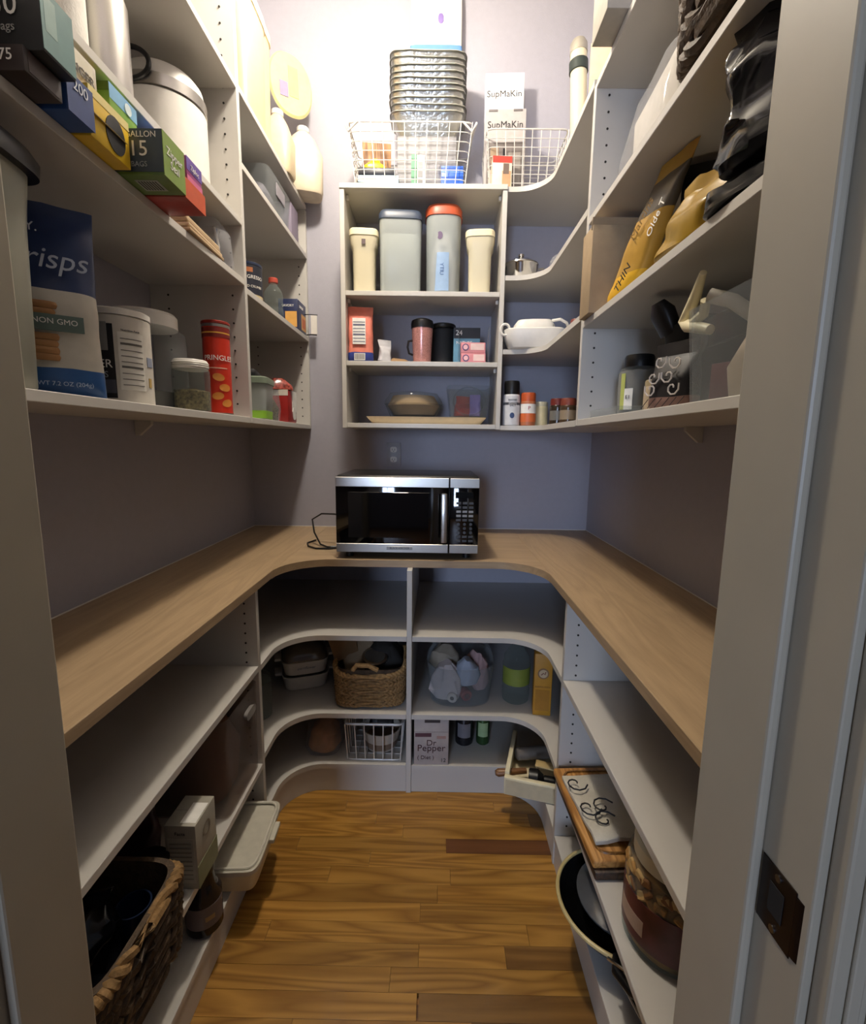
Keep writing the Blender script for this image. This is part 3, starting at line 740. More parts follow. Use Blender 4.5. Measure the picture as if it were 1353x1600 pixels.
# ------------------------------------------------------------------ on top of the back unit
zs = 2.3585
def wire_basket(name, label, loc, w, d, h, m, r=.0017, nx=10, nz=6, rotz=0., flare=1.12, front_drop=.0):
    t = thing(name, label, 'basket', loc, rotz)
    def rect(v, f):
        return [(-w / 2 * f, -d / 2 * f, v), (w / 2 * f, -d / 2 * f, v), (w / 2 * f, d / 2 * f, v), (-w / 2 * f, d / 2 * f, v)]
    def loop(v, f, rr):
        pts = [(x, y, v) for x, y in ring_pts(w / 2 * f, d / 2 * f, 14, 56)]
        return tube(B(), pts, rr, 6, True)
    obj('rim', loop(h, flare, r * 1.9), m, t)
    for k in range(nz):
        v = k / nz; obj('hoop_wire', loop(max(r, v * h), 1 + (flare - 1) * v, r), m, t)
    def up(x, y):
        return tube(B(), [(x * .02, y * .02, r), (x, y, r), (x * flare, y * flare, h)], r, 5)
    for k in range(nx + 1):
        x = -w / 2 + w * k / nx
        for s in (-1, 1): obj('upright_wire', tube(B(), [(x, 0, r), (x, s * d / 2, r), (x * flare, s * d / 2 * flare, h)], r, 5), m, t)
    ny = max(2, int(nx * d / w))
    for k in range(1, ny):
        y = -d / 2 + d * k / ny
        for s in (-1, 1): obj('upright_wire', tube(B(), [(0, y, r), (s * w / 2, y, r), (s * w / 2 * flare, y * flare, h)], r, 5), m, t)
    return t
M_WIRE = mat('white_coated_wire', '#D5D2CC', .35, .2)
bk1 = wire_basket('wire_basket', 'white wire basket holding the foil loaf pans', (-.125, 2.195, zs), .44, .225, .235, M_WIRE, nx=11, nz=7)
for s in (-1, 1):
    obj('handle', tube(B(), [(s * .21, -.126, .235), (s * .245, -.128, .20), (s * .262, -.12, .235), (s * .25, .0, .245), (s * .247, .1, .24)], .0045), M_WIRE, bk1)
bk2 = wire_basket('wire_basket', 'white wire basket holding the white device carton', (.345, 2.205, zs), .29, .205, .225, M_WIRE, nx=9, nz=7)
# foil loaf pans nested in a stack
PANM = None
for k in range(10):
    words = ['lowest foil loaf pan of the stack, showing its ribbed side', 'foil loaf pan just above the lowest one', 'third foil loaf pan up the stack', 'fourth foil loaf pan up the stack', 'fifth foil loaf pan up the stack', 'foil loaf pan fifth from the top of the stack', 'foil loaf pan fourth from the top of the stack', 'foil loaf pan third from the top of the stack', 'foil loaf pan just below the crumpled top one', 'crumpled topmost foil loaf pan of the stack']
    z = zs + .215 + k * .0235
    if PANM is None:
        bm = B(); secs = [(0, .105, .055, 6), (.09, .145, .09, 6), (.093, .155, .10, 6), (.090, .156, .101, 6), (.093, .143, .088, 6), (.004, .103, .053, 6)]
        loft(bm, secs, 72)
        for v in bm.verts:
            if .02 < v.co.z < .08 or v.co.z < .02:
                a = math.atan2(v.co.y, v.co.x); q = 1 + .014 * math.sin(a * 36); v.co.x *= q; v.co.y *= q
        crumple(bm, .002, 60)
    o = None
    if PANM is None:
        o = obj('foil_loaf_pan', bm, M_FOIL); PANM = o.data
    else:
        o = bpy.data.objects.new('foil_loaf_pan', PANM); col.objects.link(o)
    o.location = (-.058 + .002 * math.sin(k * 2.1), 2.205 + .003 * math.cos(k), z); o.rotation_euler.z = .03 * math.sin(k * 1.7)
    o.rotation_euler.x = .10 + (.05 if k == 9 else 0)
    tag(o, words[k], 'pan', 'nested foil loaf pans')
t = thing('foil_roll_carton', 'large grey carton under the foil pans in the wire basket', 'box', (-.06, 2.20, zs + .006))
obj('box_body', bx(B(), -.12, .12, -.085, .085, 0, .205, .002), P('#8D8C8E', .6), t)
obj('flap_seam', bx(B(), -.118, .118, -.0005, .0005, .2051, .2056), P('#6a686a'), t, False)
t = thing('white_sack', 'white sack with blue band and purple mark behind the foil pans', 'sack', (-.03, 2.315, zs + .1))
obj('sack_body', loft(B(), [(.0, .10, .02, 6), (.5, .11, .024, 6), (.68, .11, .022, 6), (.78, .108, .006, 6), (.80, .108, .003, 6)], 36), M_WHITE, t)
obj('blue_band', loft(B(), [(.535, .1125, .0255, 6), (.565, .1125, .0255, 6)], 36), P('#5E8CC4', .5), t)
obj('purple_mark', loft(B(), [(0, .012, .02, 2.4), (.0012, .011, .018, 2.4)], 16), P('#7E6AA8', .5), t, True, (.02, -.0235, .665), (PI / 2, 0, 0))
carton('wooden_box', 'brown wood-print carton standing in the wire basket corner', 'box', (-.275, 2.215, zs + .006), (.12, .07, .215), .1, wood('crate_print', '#6E4B2E', '#A47B52', 'z', 2., .6, 5))
carton('blue_tin', 'pale blue flat tin under the black case in the basket', 'box', (-.255, 2.118, zs + .006), (.165, .05, .048), 0, P('#9DB4C2', .4), flaps=False)
carton('black_case', 'black flat case under the yellow clip', 'case', (-.262, 2.122, zs + .0548), (.15, .055, .03), .03, P('#23252E', .4), flaps=False, bev=.006)
t = thing('bag_clip', 'bright yellow plastic clip on the black case', 'clip', (-.27, 2.12, zs + .0855), .2)
obj('clip_jaw', loft(B(), [(0, .045, .014, 3), (.012, .045, .016, 3), (.022, .03, .012, 3)], 24), P('#E8C81E', .35), t)
obj('clip_grip', loft(B(), [(.022, .022, .010, 2.5), (.034, .018, .012, 2.5), (.04, .01, .006)], 20), P('#E8C81E', .35), t)
t = carton('napkin_pack', 'green and white striped card pack leaning in the basket front', 'packet', (-.095, 2.118, zs + .006), (.055, .03, .13), .05, P('#E6E6E2'), [('f', 0, .42, 0, 1, P('#4E8A68')), ('f', .5, .85, .1, .28, P('#6d6d6d')), ('f', .5, .85, .36, .54, P('#7d7d7d')), ('f', .5, .85, .62, .8, P('#8d8d8d'))])
pillow_bag('plastic_bag', 'crumpled clear bag between green pack and blue carton', 'bag', (-.035, 2.12, zs + .006), .065, .04, .145, M_FILM, 0, amp=.010)
carton('blue_carton', 'bright blue small carton at the basket front', 'box', (.045, 2.12, zs + .006), (.09, .04, .088), 0, P('#2F62C8', .4), [('f', 0, 1, .72, .76, P('#5C88DE'))])
t = carton('device_carton', 'tall white carton lettered SupMaKin with photo printed front', 'box', (.262, 2.20, zs + .006), (.165, .12, .32), -.05, P('#E4E0DE', .5),
           [('f', 0, 1, 0, 1, P('#A9A3A0')), ('f', .06, .94, .04, .62, P('#6E6763')), ('f', .12, .4, .1, .3, P('#C2B4A2')), ('f', .6, .9, .15, .5, P('#8F8880')), ('f', .46, .52, .3, .55, INK_K), ('f', .15, .35, .38, .56, P('#9A8468'))],
           [('f', 'SupMaKin', .036, .5, .82, P('#1E1A1A'))])
fp = obj('raised_flap', bx(B(), -.0825, .0825, -.001, .001, 0, .215, .0006, 1), P('#E4E0DE', .5), t, False, (0, .045, .32), (-.08, 0, 0))
text('SupMaKin', .037, (0, -.0016, .13), FRONT, P('#1E1A1A'), fp)
for x in (-.05, .05): obj('tuck_notch', bx(B(), x - .018, x + .018, -.0625, -.0605, .312, .3195), P('#6a6462'), t, False)
carton('cracker_box', 'red-topped cream carton standing before the white device carton', 'box', (.245, 2.112, zs + .006), (.078, .05, .118), .04, P('#E3D3BC', .5), [('f', 0, 1, .8, 1, P('#C23A2E')), ('f', .5, .95, .05, .55, P('#B9906C')), ('f', .55, .85, .45, .78, P('#6A5A50')), ('t', 0, 1, 0, 1, P('#C23A2E'))])
t = thing('rolling_mat_tube', 'cream tube with black end bands standing by the corner wall', 'tube', (.565, 2.12, 2.353), 0, None, (-.03, -.045))
obj('tube_body', cyl(B(), .032, .045, .53, n=28), M_CREAM, t)
obj('band', cyl(B(), .037, .46, .50, n=28, bev=.002), P('#2E3834', .5), t); obj('band', cyl(B(), .037, .10, .14, n=28, bev=.002), P('#2E3834', .5), t)
obj('end_cap', loft(B(), [(.53, .034, .034), (.56, .034, .034), (.575, .026, .026), (.578, .01, .01)], 28), P('#B8B2A4', .3, .5), t)
obj('foot_ball', loft(B(), [(0, .012, .012), (.01, .030, .030), (.035, .036, .036), (.055, .033, .033)], 28), M_CREAM, t)
# ------------------------------------------------------------------ left wall unit, near bay, lowest shelf
zs = 1.4185
t = thing('cereal_keeper', 'tall milky cereal keeper with black lid at the door jamb', 'canister', (-.71, .738, zs), .15)
obj('keeper_body', loft(B(), [(0, .066, .05, 4), (.006, .070, .054, 4), (.25, .076, .060, 4), (.30, .080, .064, 4), (.325, .082, .066, 4)], 40), clear('grey_keeper_plastic', '#B4B3A4', .6, .3), t)
obj('lid', loft(B(), [(.3255, .095, .078, 4), (.345, .097, .080, 4), (.36, .088, .072, 4)], 40), P('#1C1A1E', .35), t)
obj('contents', loft(B(), [(.006, .060, .045, 4), (.23, .069, .053, 4)], 30), P('#A8A592', .9), t)
t = pillow_bag('crisps_bag', 'navy and white cracker crisps bag beside the milky cereal keeper', 'bag', (-.705, .90, zs), .142, .075, .335, P('#C9C3B6', .4), .62, bands=[(0, .15, P('#2E5A94', .35)), (.55, 1, P('#22345E', .35))], seal=.03, amp=.003)
fy = -.0445
text('Crisps', .048, (-.005, fy, .232), FRONT, P('#B9C2D2'), t, shear=.25)
text('DRY.', .02, (-.03, fy, .280), FRONT, P('#D5DAE2'), t)
for k in range(6):
    bm = loft(B(), [(0, .035, .006, 3), (.006, .037, .008, 3), (.011, .035, .006, 3)], 24)
    obj('cracker_print', crumple(bm, .001, 90, k), P('#A87B4E', .7), t, True, (-.03 + .003 * math.sin(k * 3), fy + .006, .062 + k * .0118 + (.03 if k > 3 else 0)))
obj('badge_print', bx(B(), -.045, .045, fy - .0045, fy - .0035, .112, .14, .0003, 1), P('#5C6E66'), t, False)
text('NON GMO', .013, (.004, fy - .005, .128), FRONT, INK_W, t)
text('NET WT 7.2 OZ (204g)', .0105, (.0, fy - .002, .022), FRONT, P('#AFC0D8'), t)
# drink mix canister
t = thing('drink_mix_can', 'white canister with black label and nutrition panel', 'canister', (-.712, 1.09, zs), .8)
R_ = .062
obj('can_body', cyl(B(), R_, 0, .185, n=40, bev=.003), P('#CFC9BE', .45), t)
obj('lid', loft(B(), [(.1855, R_ + .001, R_ + .001), (.197, R_ + .001, R_ + .001), (.2, R_ - .004, R_ - .004)], 40), M_WHITE, t)
wrap_label(t, R_ + .001, .012, .165, -175, -112, INK_K, 'black_label')
wrap_label(t, R_ + .0014, .022, .05, -170, -113, P('#4C4E58'), 'printed_band')
wrap_label(t, R_ + .0016, .11, .168, -142, -122, P('#8B8A88'), 'printed_strip')
curved_text(t, 'ER', .024, R_ + .002, .082, -128, INK_W); curved_text(t, 'S', .018, R_ + .002, .06, -128, P('#9AA0A8'))
wrap_label(t, R_ + .001, .03, .15, -105, -58, P('#E0DCD2'), 'nutrition_panel')
for k in range(9): wrap_label(t, R_ + .0016, .04 + k * .012, .0415 + k * .012 + (.003 if k in (3, 7) else 0), -101, -62, P('#6A6660'), 'printed_line', 8)
curved_text(t, 'Nutrition Facts', .006, R_ + .0015, .154, -82, INK_K)
wrap_label(t, R_ + .001, .085, .105, -50, -30, P('#8E96AA'), 'printed_tab', 8); wrap_label(t, R_ + .001, .04, .06, -48, -40, P('#B79A5A'), 'printed_tab', 6)
t = jar('cookie_jar', 'big clear plastic jar with white lid behind the nutrition-panel canister', 'jar', (-.79, 1.315, zs), .092, .255, M_CLEAR, M_WHITE, .035, .082, p=3, fill=P('#4A4640', .8), fill_h=.22)
t = jar('granola_jar', 'small clear jar with white lid and granola in the bottom', 'jar', (-.668, 1.31, zs), .047, .135, M_GLASS, M_WHITE, .022, .044, fill=mat('granola', '#7A6A46', .8, var=.7, scale=130), fill_h=.48)
for k in range(3): obj('screw_rib', tube(B(), [(.0455 * math.cos(a), .0455 * math.sin(a), .117 + k * .005) for a in [q * 2 * PI / 30 for q in range(30)]], .0012, 5, True), M_WHITE, t)
t = thing('chip_can', 'tall red potato chip can beside the granola jar', 'can', (-.672, 1.48, zs), .3)
RC = .0385
obj('can_body', cyl(B(), RC, .004, .262, n=36), P('#C8321E', .3), t)
obj('base_rim', cyl(B(), RC + .0012, 0, .006, n=36), M_STEEL, t); obj('rim', cyl(B(), RC + .0014, .255, .263, n=36), M_STEEL, t)
obj('lid', cyl(B(), RC + .0022, .2632, .273, n=36, bev=.002), P('#8E2A20', .3), t)
wrap_label(t, RC + .0008, .225, .252, -180, 0, P('#7A1E18'), 'printed_band')
wrap_label(t, RC + .0011, .236, .240, -170, -10, P('#D8A040'), 'printed_band')
curved_text(t, 'PRINGLES', .021, RC + .0015, .165, -75, INK_W)
wrap_label(t, RC + .0008, .135, .138, -120, -40, P('#E0B8A0'), 'printed_line', 8)
for (a0, z, w_) in ((-100, .10, 40), (-80, .07, 52), (-108, .045, 44), (-70, .025, 48)): curved_patch(t, 'chip_print', .017, .011, RC + .0005, z + .01, a0 + w_ / 2, P('#D58A3C'), .0006, 18, .4 - z * 6)
# ------------------------------------------------------------------ left wall unit, near bay, wrap and bag boxes pulled out over the shelf edge
zs = 1.8455
def xbox(name, label, x1, y0, y1, z0, z1, depth, m, panels=(), texts=(), cat='box', flaps=False, rot=0.):
    return carton(name, label, cat, (x1 - depth / 2, (y0 + y1) / 2, z0), (depth, y1 - y0, z1 - z0), rot, m, panels, texts, flaps=flaps)
xbox('trash_bag_box', 'dark brown wrap box with red disc, under the black 30 box', -.575, .728, .795, zs, 1.878, .26, P('#2E2220'), [('r', .1, .9, .1, .9, P('#3A2A28'))])
obj('round_mark', cyl(B(), .02, 0, .001, n=24), P('#C04A3A'), bpy.data.objects['trash_bag_box'], True, (.08, -.0432, .026), (PI / 2, 0, 0))
text('75', .02, (.113, -.044, .012), FRONT, INK_W, bpy.data.objects['trash_bag_box'])
t = xbox('trash_bag_box', 'black and teal box marked 30 topmost at the door jamb', -.555, .74, .80, 1.8785, 1.962, .28, P('#17191C'), [('r', 0, 1, .04, 1, P('#5F8886')), ('r', .1, .45, .35, .9, P('#8AA8A2'))], [('f', '30', .04, .82, .66, INK_W), ('f', 'bags', .016, .82, .34, P('#A8A8A4'))])
text('30', .04, (.09, 0, -.0006), (PI, 0, 0), P('#8E8E8A'), t)
obj('printed_disc', cyl(B(), .02, 0, .0006, n=24), P('#3E4246'), t, True, (.03, 0, -.0007))
xbox('wrap_box', 'navy wrap box marked 200 beside the brown wrap box', -.575, .805, .863, zs, 1.905, .25, P('#274C8A'), [('f', .5, .9, .15, .8, P('#2F7FA8')), ('r', 0, 1, 0, 1, P('#233E78'))], [('r', '200', .022, .5, .75, P('#D8DCE6')), ('f', '200', .02, .9, .6, P('#C8D4E8'))])
t = xbox('foil_box', 'yellow wrap box with dark oval cutout beside the navy box', -.585, .868, .972, zs, 1.925, .26, P('#D9B21E', .4), [('r', 0, 1, .82, 1, P('#E3D28A'))], [('t', '33% MORE FOIL', .013, .75, .5, P('#5a4a20'))])
obj('dark_cutout', loft(B(), [(0, .026, .030), (.0012, .026, .030)], 24), INK_K, t, True, (.1301, .012, .036), RIGHT)
obj('lid_flap', bx(B(), -.11, .125, -.05, .05, 0, .0012), P('#D8C48A', .5), t, False, (.02, -.01, .088), (0, .42, 0))
xbox('parchment_box', 'grey-white parchment box lettered LONGER lying on the navy box', -.60, .82, .915, 1.928, 1.975, .24, P('#B9B2A2', .5), [('r', .1, .9, .5, .95, P('#D8D2BE'))], [('r', 'LONGER', .02, .5, .35, P('#4a4640')), ('f', 'LAST', .018, .85, .5, P('#6a6660'))])
xbox('sandwich_bag_box', 'lime green box with pale blue lid on the yellow wrap box', -.605, .955, 1.035, 1.9275, 1.985, .2, P('#7BA83A', .4), [('r', 0, 1, .55, 1, P('#7FB2DC')), ('f', 0, 1, .75, 1, P('#5C7A2C'))])
obj('round_mark', cyl(B(), .010, 0, .001, n=20), P('#DDE9F2'), bpy.data.objects['sandwich_bag_box'], True, (.1008, .012, .042), RIGHT)
xbox('zipper_bag_box', 'scarlet box lettered STRONGER lying flat under the green gallon bag box', -.533, 1.068, 1.155, zs, 1.886, .24, P('#A3342A', .4), [('r', 0, 1, 0, 1, P('#D2562A')), ('f', .62, .98, .12, .9, INK_K)], [('f', 'STRONGER', .014, .8, .6, INK_W)])
xbox('zipper_bag_box', 'green carton reading 1 gallon 15 bags zipper seal at the shelf edge', -.53, .985, 1.063, zs, 1.925, .20, P('#5E7A34', .4),
     [('f', .52, 1, .06, 1, P('#3E4C58')), ('f', .4, .52, .35, .75, P('#C07A2C')), ('r', 0, 1, 0, 1, P('#7E9A3C'))],
     [('f', '1 GALLON', .015, .77, .87, INK_W), ('f', '15', .038, .77, .55, INK_W), ('f', 'BAGS', .013, .77, .22, P('#A8B0B4')), ('r', 'Zipper', .021, .5, .62, INK_W), ('r', 'Seal', .021, .5, .36, INK_W)])
gb = bpy.data.objects['zipper_bag_box.001']
obj('barcode_panel', bx(B(), .03, .075, -.02, .02, -.0008, -.0002), P('#9FA49A'), gb, False)
for k in range(7): obj('barcode_bar', bx(B(), .034 + k * .0055, .0365 + k * .0055, -.016, .016, -.0012, -.0009), INK_K, gb, False)
xbox('freezer_bag_box', 'royal blue bag box behind the green gallon bag box', -.572, 1.068, 1.135, 1.887, 1.972, .20, P('#24509A', .4), [('r', 0, 1, .4, .7, P('#4F84CC'))], [('f', '7', .04, .9, .75, INK_W), ('r', 'Zip', .02, .5, .55, INK_W)])
xbox('sponge_pack', 'magenta and lilac pack standing on the scarlet box', -.536, 1.085, 1.15, 1.887, 1.935, .034, P('#A8488C', .4), [('r', 0, 1, .45, 1, P('#6A4FA8')), ('r', 0, 1, 0, .25, P('#D86A9A'))], [('r', 'Ziploc', .014, .5, .65, INK_W)])
carton('long_carton', 'flat yellow and blue carton lying deep behind the bag boxes', 'box', (-.80, 1.02, 1.9865), (.14, .34, .010), 0, P('#C8A83C'), [('t', 0, 1, .5, 1, P('#2F6AA0'))], flaps=False)
t = thing('paper_bag_bundle', 'bundle of beige folded paper bags lying at the shelf edge', 'bundle', (-.665, 1.335, zs), .05)
for k in range(4): obj('folded_bag', crumple(bx(B(), -.045, .055 - .004 * k, -.11, .095, .0005 + k * .0105, .010 + k * .0105, .003), .002, 30, k, .002), P(('#B49A78', '#C4AC8A', '#A98F6E', '#BDA582')[k], .8), t)
t = thing('plastic_bag', 'clear bag of plastic cutlery against the shelf divider', 'bag', (-.675, 1.50, zs))
obj('bag_film', crumple(loft(B(), [(0, .05, .045, 3), (.03, .055, .055, 3), (.10, .05, .05, 2.6), (.135, .02, .03, 2.4)], 32), .012, 22, 8, .01), M_FILM, t)
for k in range(4): obj('cutlery_piece', crumple(tube(B(), [(.02 - .015 * k, -.03 + .02 * k, .01), (.025 - .012 * k, -.02 + .012 * k, .06), (.01, -.01 + .01 * k, .115)], .004, 6), .001, 20), P(('#C8C4BC', '#5C74A8', '#D8D6D0', '#8A8680')[k], .4), t)
# shelf above: canister and flask
zs = 2.0205
t = thing('rice_dispenser', 'white drum canister with steel band and black ring handle', 'canister', (-.765, 1.44, zs))
obj('drum', cyl(B(), .108, 0, .215, n=44, bev=.006), M_WHITE, t)
obj('steel_band', cyl(B(), .1095, .2155, .243, n=44), M_STEEL, t)
obj('lid', loft(B(), [(.2435, .106, .106), (.27, .100, .100), (.285, .088, .088), (.287, .03, .03)], 44), M_WHITE, t)
obj('lid_notch', bx(B(), -.018, .018, -.055, -.035, .286, .302, .003), M_WHITE, t)
obj('ring_handle', tube(B(), [(-.02 + .05 * math.cos(a), -.112, .255 + .036 * math.sin(a)) for a in [k * 2 * PI / 28 for k in range(28)]], .006, 8, True), M_BLACK, t)
t = thing('vacuum_flask', 'black and steel flask on the upper shelf', 'flask', (-.70, 1.095, zs))
obj('flask_body', loft(B(), [(0, .045, .045), (.006, .05, .05), (.20, .05, .05), (.23, .04, .04)], 32), M_STEEL, t)
obj('black_grip', loft(B(), [(.03, .018, .012, 4), (.26, .018, .012, 4)], 20), M_BLACK, t, True, (-.015, -.06, 0))
obj('cap', cyl(B(), .042, .2305, .29, n=32, bev=.005), M_BLACK, t)
t = thing('paper_towel_roll', 'pale roll standing at the upper shelf edge beside the flask', 'roll', (-.70, .955, zs))
obj('roll_body', cyl(B(), .055, 0, .25, n=36, bev=.004), M_PAPERW, t); obj('core', cyl(B(), .02, .2502, .252, n=20), M_KRAFT, t)
# ------------------------------------------------------------------ left wall unit, far bay
zs = 1.4185
t = thing('snack_tub', 'square clear tub with green base and grey lid', 'tub', (-.675, 1.77, zs), .1)
obj('tub_body', loft(B(), [(0, .05, .055, 6), (.005, .054, .06, 6), (.125, .06, .066, 6)], 36), M_CLEARF, t)
obj('green_base', loft(B(), [(.003, .055, .061, 6), (.03, .0565, .0625, 6)], 36), P('#8FC23E', .4), t)
obj('lid', loft(B(), [(.1255, .064, .07, 6), (.145, .064, .07, 6), (.149, .058, .064, 6)], 36), P('#7E8A78', .4), t)
obj('round_mark', cyl(B(), .02, 0, .001, n=20), P('#C8483E'), t, True, (-.01, -.067, .08), (PI / 2, 0, 0))
t = jar('nut_butter_jar', 'jar with orange lid behind the clear tub with the green base', 'jar', (-.70, 1.645, zs), .038, .235, P('#8E9488', .4), P('#E08A2A', .4), .03)
t = thing('herb_bag', 'small clear bag of dark herbs standing between tub and red tin', 'bag', (-.66, 1.905, zs))
obj('bag_film', crumple(loft(B(), [(0, .03, .02, 3), (.05, .035, .028, 3), (.12, .03, .005, 4)], 28), .004, 40, 4, .006), M_FILM, t)
obj('herbs', crumple(loft(B(), [(.003, .026, .016), (.05, .03, .022), (.085, .015, .01)], 20), .008, 60, 1, .005), mat('dried_herbs', '#4A4228', .9, var=.8, scale=160), t)
t = carton('tea_tin', 'red and white tin with white cup print beside the herb bag', 'tin', (-.675, 2.08, zs), (.095, .12, .135), 0, P('#9A2420', .35), [('r', .45, 1, .35, 1, INK_W), ('f', 0, 1, .82, 1, P('#D8CFC0'))], flaps=False, bev=.008)
obj('cup_print', loft(B(), [(0, .022, .026, 3), (.001, .022, .026, 3)], 20), INK_W, t, True, (.0485, .02, .04), RIGHT)
t = thing('spice_packet', 'clear triangular packet of red peppercorns on the red tin', 'packet', (-.675, 2.05, zs + .1365), .5)
obj('packet_film', crumple(loft(B(), [(0, .06, .035, 3), (.02, .055, .035, 2.5), (.05, .02, .015)], 26), .006, 30, 2, .004), mat('peppercorn_film', '#9A4A40', .2, var=.7, scale=90), t)
carton('cocoa_box', 'brown carton behind the red and white tin', 'box', (-.80, 2.18, zs), (.12, .08, .185), 0, P('#7A4A2C', .6))
carton('black_pouch', 'dark folded pouch lying on the grey tub lid', 'pouch', (-.71, 1.79, zs + .1495), (.09, .13, .03), .2, P('#1E1C20', .5), flaps=False, bev=.01)
zs = 1.8255
t = thing('bread_crumb_can', 'navy bread crumb can at the shelf divider', 'can', (-.664, 1.735, zs), .35)
obj('can_body', cyl(B(), .045, 0, .105, n=36), P('#C9B890', .5), t); obj('lid', cyl(B(), .0465, .1052, .116, n=36, bev=.002), P('#1E2A44', .35), t)
wrap_label(t, .0458, .012, .105, -179, -1, P('#1F2230'), 'navy_label')
curved_text(t, 'PROGRESSO', .016, .0468, .066, -78, INK_W); curved_text(t, 'BREAD CRUMBS', .011, .0468, .036, -78, P('#E0DCD0'))
wrap_label(t, .0464, .082, .097, -110, -70, P('#B06A3E'), 'printed_crest', 8)
t = thing('water_bottle', 'small clear bottle with red cap beside the bread crumb can', 'bottle', (-.658, 1.975, zs))
obj('bottle_body', loft(B(), [(0, .034, .034), (.004, .037, .037), (.03, .037, .037), (.035, .034, .034), (.055, .037, .037), (.06, .034, .034), (.085, .037, .037), (.105, .03, .03), (.122, .016, .016), (.13, .015, .015)], 32), M_GLASS, t)
obj('cap', cyl(B(), .018, .1305, .15, n=24, bev=.002), P('#B04838', .4), t)
t = carton('stuffing_box', 'navy carton with sandwich photo held by a wire clip', 'box', (-.662, 2.235, zs), (.085, .13, .13), 0, P('#232C50', .4), [('r', .42, .95, .1, .62, P('#D8A256')), ('r', .5, .88, .18, .5, P('#C9662E')), ('f', .35, .95, .1, .6, P('#D8A256'))], [('f', 'SAVORY', .014, .5, .78, INK_W), ('r', 'SAVORY', .016, .4, .8, INK_W)])
t = thing('wire_clip', 'black wire label holder on the navy carton shelf edge', 'holder', (-.595, 2.26, zs))
obj('wire_arm', tube(B(), [(-.1, .02, .09), (.0, .02, .092), (.035, .02, .09)], .002, 6), M_BLACK, t); obj('wire_arm', tube(B(), [(-.018, .02, .002), (.005, .02, .004), (.03, .02, .002)], .003, 6), M_BLACK, t)
obj('card', bx(B(), .004, .032, .018, .022, .006, .088), M_WHITE, t, False)
zs = 2.1925
t = thing('clear_bin', 'clear bin with grey handle cutout on the third shelf', 'bin', (-.70, 1.99, zs))
obj('bin_body', loft(B(), [(0, .065, .13, 9), (.004, .07, .135, 9), (.13, .08, .145, 9), (.13, .077, .142, 9), (.006, .066, .131, 9)], 44), M_CLEAR, t)
obj('handle_plate', bx(B(), .076, .079, -.05, .05, .07, .115, .001, 1), P('#8E8A92', .4), t, False)
t = thing('grey_pouch', 'grey cloth pouch inside the clear bin', 'pouch', (-.70, 1.98, zs + .008)); obj('pouch_body', crumple(loft(B(), [(0, .05, .09, 4), (.05, .055, .1, 3), (.1, .03, .06, 3)], 28), .008, 25, 3, .01), P('#77727A', .7), t)
jar('oil_bottle', 'dark green oil bottle against the divider on the third shelf', 'bottle', (-.70, 1.665, zs), .035, .18, mat('green_glass', '#22382E', .1), P('#1A1A1A', .4), .03, .014, .013)
carton('violet_box', 'violet grey carton behind the clear bin', 'box', (-.70, 2.235, zs), (.12, .10, .16), 0, P('#877C8E', .6))
# top of the far bay: tan plastic ware near the lamp
zs = 2.4055
t = thing('tan_keeper', 'tall tan plastic keeper with white lid near the lamp', 'canister', (-.68, 1.78, zs))
obj('keeper_body', loft(B(), [(0, .055, .085, 5), (.006, .06, .09, 5), (.33, .064, .096, 5)], 40), M_TAN, t)
obj('lid', loft(B(), [(.3305, .068, .10, 5), (.36, .068, .10, 5), (.375, .06, .09, 5)], 40), M_WHITE, t)
t = thing('cake_carrier', 'pale tan square carrier beside the tall tan keeper', 'container', (-.745, 1.975, zs))
obj('carrier_body', loft(B(), [(0, .075, .07, 6), (.006, .08, .075, 6), (.42, .086, .08, 6)], 40), mat('pale_tan_plastic', '#D6C09A', .4), t)
obj('lid', loft(B(), [(.4205, .09, .084, 6), (.45, .09, .084, 6), (.46, .08, .075, 6)], 40), M_CREAM, t)
t = thing('milk_jug', 'pale cream jug laid along the shelf edge', 'jug', (-.66, 2.10, zs), 0)
obj('jug_body', loft(B(), [(0, .055, .05, 4), (.01, .06, .055, 4), (.13, .062, .056, 4), (.19, .04, .04, 3), (.22, .022, .022)], 36), mat('pale_cream_plastic', '#CDBB9A', .4), t)
obj('cap', cyl(B(), .024, .2205, .24, n=24, bev=.002), M_WHITE, t)
t = thing('milk_jug', 'pale cream jug deepest in the corner by the wall', 'jug', (-.60, 2.255, zs), .3)
obj('jug_body', loft(B(), [(0, .075, .055, 4), (.01, .08, .06, 4), (.15, .082, .062, 4), (.22, .05, .045, 3), (.25, .024, .024)], 36), mat('ivory_plastic', '#D2C4AC', .4), t)
obj('cap', cyl(B(), .026, .2505, .27, n=24, bev=.002), M_WHITE, t)
t = thing('oval_platter', 'cream oval platter with green and violet label leaning on the carriers', 'platter', (-.63, 2.20, zs + .271), -.95, None, (0, -.10))
obj('platter_body', loft(B(), [(0, .085, .12, 2.2), (.008, .092, .128, 2.2), (.016, .085, .12, 2.2)], 48), mat('cream_platter', '#D2BE8A', .4), t, True, (0, 0, .13), (PI / 2, 0, PI / 2))
obj('printed_label', bx(B(), .0165, .018, -.01, .03, .08, .2, .0005, 1), P('#C2BC7A'), t, False)
obj('printed_label', bx(B(), .0165, .0185, -.05, -.015, .07, .13, .0005, 1), P('#8A7E9A'), t, False)
